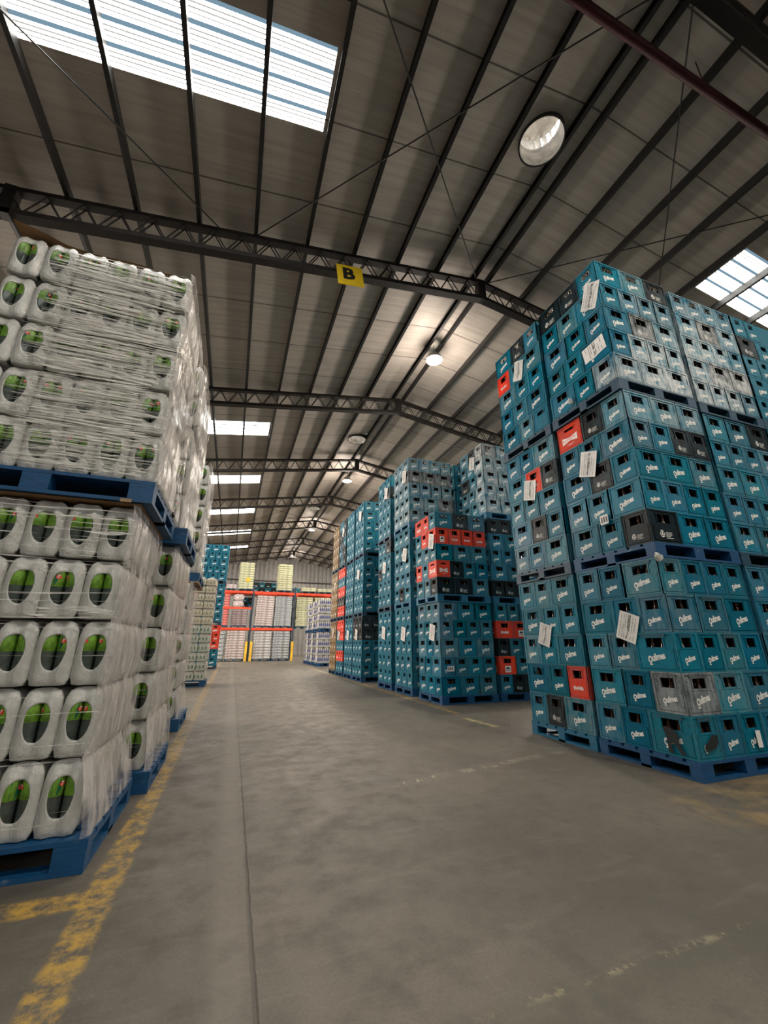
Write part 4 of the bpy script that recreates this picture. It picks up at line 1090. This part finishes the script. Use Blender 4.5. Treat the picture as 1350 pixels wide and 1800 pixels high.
# blue-capped water packs stacked two loads high near the far end
WSH = pack_shell(0.29, 0.35, 0.39, False, 'shrink_film', 3, 4, 28)
def band_w(w, nb):
    mb = MB()
    for i in range(nb):
        cx = -w/2 + w * (i + 0.5) / nb
        mb.box(cx - w / nb * 0.34, cx + w / nb * 0.34, -0.005, 0.002, 0.10, 0.23, 0)
        mb.box(cx - w / nb * 0.14, cx + w / nb * 0.14, -0.001, 0.006, 0.23, 0.34, 1)
    mb.box(-w/2 + 0.01, w/2 - 0.01, -0.003, 0.003, 0.16, 0.17, 0)
    return mb.mesh('blue_labels', ['label_blue', 'print_dark'])
plain('label_blue', (0.10, 0.11, 0.26), 0.4, var=0.5, sc=20)
BW = band_w(0.28, 3)
for si in range(3):
    ys_ = 20.3 + si * 1.45
    for ti in range(2):
        zb_ = ti * 1.60
        pallet(3.95, ys_, zb_, 1.2, 1.0, 'pallet_blue', 'blue pallet, %s, under the %s stack of water packs' % (['on the floor', 'lifted'][ti], NTH[si]))
        for la in range(4):
            z = zb_ + 0.146 + la * 0.358
            cols = 4 if si == 0 else 1
            for i in range(cols):
                o = pack(3.96 + 0.146 + i * 0.295, ys_ + 0.01, z, 'water bottle pack, %s from aisle, %s row, %s load, %s water stack' % (NTH[i], NTH[la], ['lower', 'upper'][ti], NTH[si]), 'water bottle packs near the rack', False, me=WSH)
                obj('blue_labels', BW, o)
            for j in range(1 if si else 1):
                o = pack(3.965, ys_ + 0.42 + 0.15, z, 'water bottle pack, aisle side, %s row, %s load, %s water stack' % (NTH[la], ['lower', 'upper'][ti], NTH[si]), 'water bottle packs near the rack', False, rot=R(-90), me=WSH)
                obj('blue_labels', BW, o)

# ------------------------------------------------------------------ pallet rack at the far end
RY = 27.6
t = tag(obj('pallet_rack', None, None, (0, RY, 0)), 'tall pallet rack with orange beams across the far end of the aisle', 'rack')
for ux in (-1.55, 1.08, 3.72, 6.36):
    for yy in (0, 1.0):
        mb = MB(); mb.box(ux - 0.05, ux + 0.05, yy - 0.04, yy + 0.04, 0, 4.6); obj('upright', mb.mesh('upright', ['rack_blue']), t)
    mb = MB()
    for q in range(6): mb.beam((ux, 0.04 if q % 2 else 0.96, 0.3 + q * 0.65), (ux, 0.96 if q % 2 else 0.04, 0.95 + q * 0.65), 0.03, 0.03)
    obj('upright_brace', mb.mesh('upright_brace', ['rack_blue']), t)
for bi in range(3):
    a = -1.50 + bi * 2.64
    for z in (1.90, 4.16) if bi != 2 else (4.16,):
        for yy in (-0.03, 1.03):
            mb = MB(); mb.box(a, a + 2.54, yy - 0.025, yy + 0.025, z - 0.07, z + 0.07); obj('beam', mb.mesh('beam', ['rack_orange']), t)
mb = MB(); mb.box(-1.5, 1.04, -0.055, -0.005, 3.10, 3.22); obj('beam', mb.mesh('beam', ['rack_orange']), t)
for gx in (0.93, 1.22, 3.72):
    mb = MB(); mb.box(gx - 0.07, gx + 0.07, -0.16, -0.06, 0, 1.15); tag(obj('column_guard', mb.mesh('column_guard', ['guard_yellow']), None, (0, RY, 0)), 'yellow steel guard at the rack foot, %s' % {0.93: 'aisle bay side of the middle upright', 1.22: 'second beside the middle upright', 3.72: 'by the upright next to the water packs'}[gx], 'guard', 'yellow rack guards')
def film_col(name, col, var=0.4):
    k = NT(name); p = k.pos(True)
    a = k.noise(k.scale(p, (5, 5, 9)), 2.5, 4, 0.7); b = k.noise(p, 12, 3, 0.7)
    c_ = k.mix(k.ramp(b, 0.45, 0.58), col, tuple(x * var for x in col)); k.set(c_, 0.3); k.bump(a, 0.5, 0.02); MAT[name] = k.m
film_col('load_white', (0.62, 0.60, 0.60)); film_col('load_pink', (0.66, 0.56, 0.54), 0.45); film_col('load_red', (0.70, 0.20, 0.18), 0.6)
film_col('load_dark', (0.40, 0.30, 0.30), 0.3); film_col('load_lime', (0.64, 0.64, 0.42), 0.5); film_col('load_grey', (0.50, 0.52, 0.54), 0.35)
def soft_box(w, d, h, m):
    bm = bmesh.new(); bmesh.ops.create_cube(bm, size=1)
    for v in bm.verts: v.co.x *= w; v.co.y *= d; v.co.z = (v.co.z + 0.5) * h
    bmesh.ops.bevel(bm, geom=list(bm.edges), offset=min(w, d, h) * 0.18, segments=2, affect='EDGES')
    me = bpy.data.meshes.new('pack_layer'); bm.to_mesh(me); bm.free(); me.materials.append(MAT[m]); return me
def rack_load(x0, x1, z0, z1, n, m, label, pal=True, y=RY - 0.02, d=1.0, m2=None):
    t = tag(obj('wrapped_load', None, None, ((x0 + x1) / 2, y + d / 2, z0)), label, 'wrapped load', 'wrapped loads around the far rack')
    w = x1 - x0; zb_ = 0.002
    if pal:
        mb = MB(); mb.box(-w/2, w/2, -d/2, d/2, 0.10, 0.13)
        for xx in (-w/2, -0.06, w/2 - 0.12):
            for yy in (-d/2, -0.05, d/2 - 0.1): mb.box(xx, xx + 0.12, yy, yy + 0.1, 0.02, 0.10)
            mb.box(xx, xx + 0.12, -d/2, d/2, 0.0, 0.02)
        obj('load_pallet', mb.mesh('load_pallet', ['pallet_dark']), t); zb_ = 0.132
    h = (z1 - z0 - zb_) / n
    me = soft_box(w - 0.03, d - 0.03, h * 0.93, m)
    for i in range(n):
        o = obj('pack_layer', me, t, (random.uniform(-0.012, 0.012), random.uniform(-0.01, 0.01), zb_ + i * h), R(random.uniform(-0.5, 0.5)))
    return t
L0, L1, L2 = 0.0, 1.975, 4.235
rack_load(-1.45, -0.34, L0, 1.78, 7, 'load_grey', 'purple-white wrapped load on the floor beside the crate stack')
rack_load(-0.25, 0.84, L0, 1.80, 11, 'load_pink', 'pale pink wrapped load in eleven layers on the floor')
rack_load(1.32, 2.42, L0, 1.78, 10, 'load_white', 'bluish white wrapped load on the floor in the middle bay')
rack_load(2.50, 3.58, L0, 1.78, 10, 'load_grey', 'speckled grey wrapped load on the floor in the middle bay')
rack_load(-0.62, -0.28, L1, 4.00, 12, 'load_red', 'narrow red and white wrapped load on the first rack level')
rack_load(-0.12, 0.82, L1, 3.06, 7, 'load_dark', 'low dark pink wrapped load under the short orange beam')
rack_load(-0.1, 0.55, 3.225, 4.05, 2, 'load_pink', 'slumped small wrapped load above the short orange beam', False)
rack_load(1.28, 2.38, L1, 3.98, 13, 'load_pink', 'leaning pale wrapped load on the first level, middle bay').rotation_euler = (0, R(2.0), 0)
rack_load(2.48, 3.58, L1, 3.98, 15, 'load_grey', 'straight grey striped wrapped load on the first level, middle bay')
rack_load(3.85, 4.95, L1, 4.0, 13, 'load_lime', 'yellowish wrapped load behind the water packs', y=RY + 0.1)
rack_load(5.05, 6.2, L1, 4.0, 13, 'load_lime', 'second yellowish wrapped load behind the water packs', y=RY + 0.1)
rack_load(0.08, 1.02, L2, 6.08, 11, 'load_lime', 'tall pale yellow wrapped load with an orange mark on the rack top')
rack_load(2.52, 3.48, L2, 6.10, 12, 'load_lime', 'tall pale green wrapped load alone on the rack top')
rack_load(-0.62, 0.0, L2, 4.62, 2, 'load_pink', 'low wrapped bundle on the rack top beside the crate stack')
rack_load(4.1, 5.1, L2, 4.62, 2, 'load_lime', 'low pale load on the rack top above the water packs')
rack_load(5.2, 6.2, L2, 4.58, 2, 'load_lime', 'second low pale load on the rack top')
rack_load(4.75, 5.85, 3.22, 5.3, 12, 'load_white', 'white wrapped load on top of the water packs beside the brown crates', y=20.32)
mb = MB()
ps = [(0.14 * (1 + 0.25 * math.sin(i * 2.4)) * math.cos(i * math.pi / 7), 0.15 * (1 + 0.25 * math.cos(i * 3.1)) * math.sin(i * math.pi / 7)) for i in range(14)]
mb.add([(a + 0.66, RY - 0.02, b + 4.95) for a, b in ps] + [(a + 0.66, RY - 0.03, b + 4.95) for a, b in ps], [tuple(range(14)), tuple(range(14, 28))[::-1]] + [(i, i + 14, (i + 1) % 14 + 14, (i + 1) % 14) for i in range(14)])
tag(obj('orange_marker', mb.mesh('orange_marker', ['guard_yellow'])), 'orange sheet stuck on the pale yellow rack-top load', 'marker')
# horizontal girts and posts on the gable wall
for gi, gz in enumerate((5.2, 6.6)):
    mb = MB(); mb.box(XL + 0.1, XR - 0.1, Y1B - 0.16, Y1B - 0.055, gz, gz + 0.12); 
    tag(obj('wall_girt', mb.mesh('wall_girt', ['steel_dark'])), '%s steel rail across the far gable wall' % ['lower', 'upper'][gi], 'rail')
print('CRATES', n_crates, 'PACKS', n_packs, 'FAR', len(FAR))
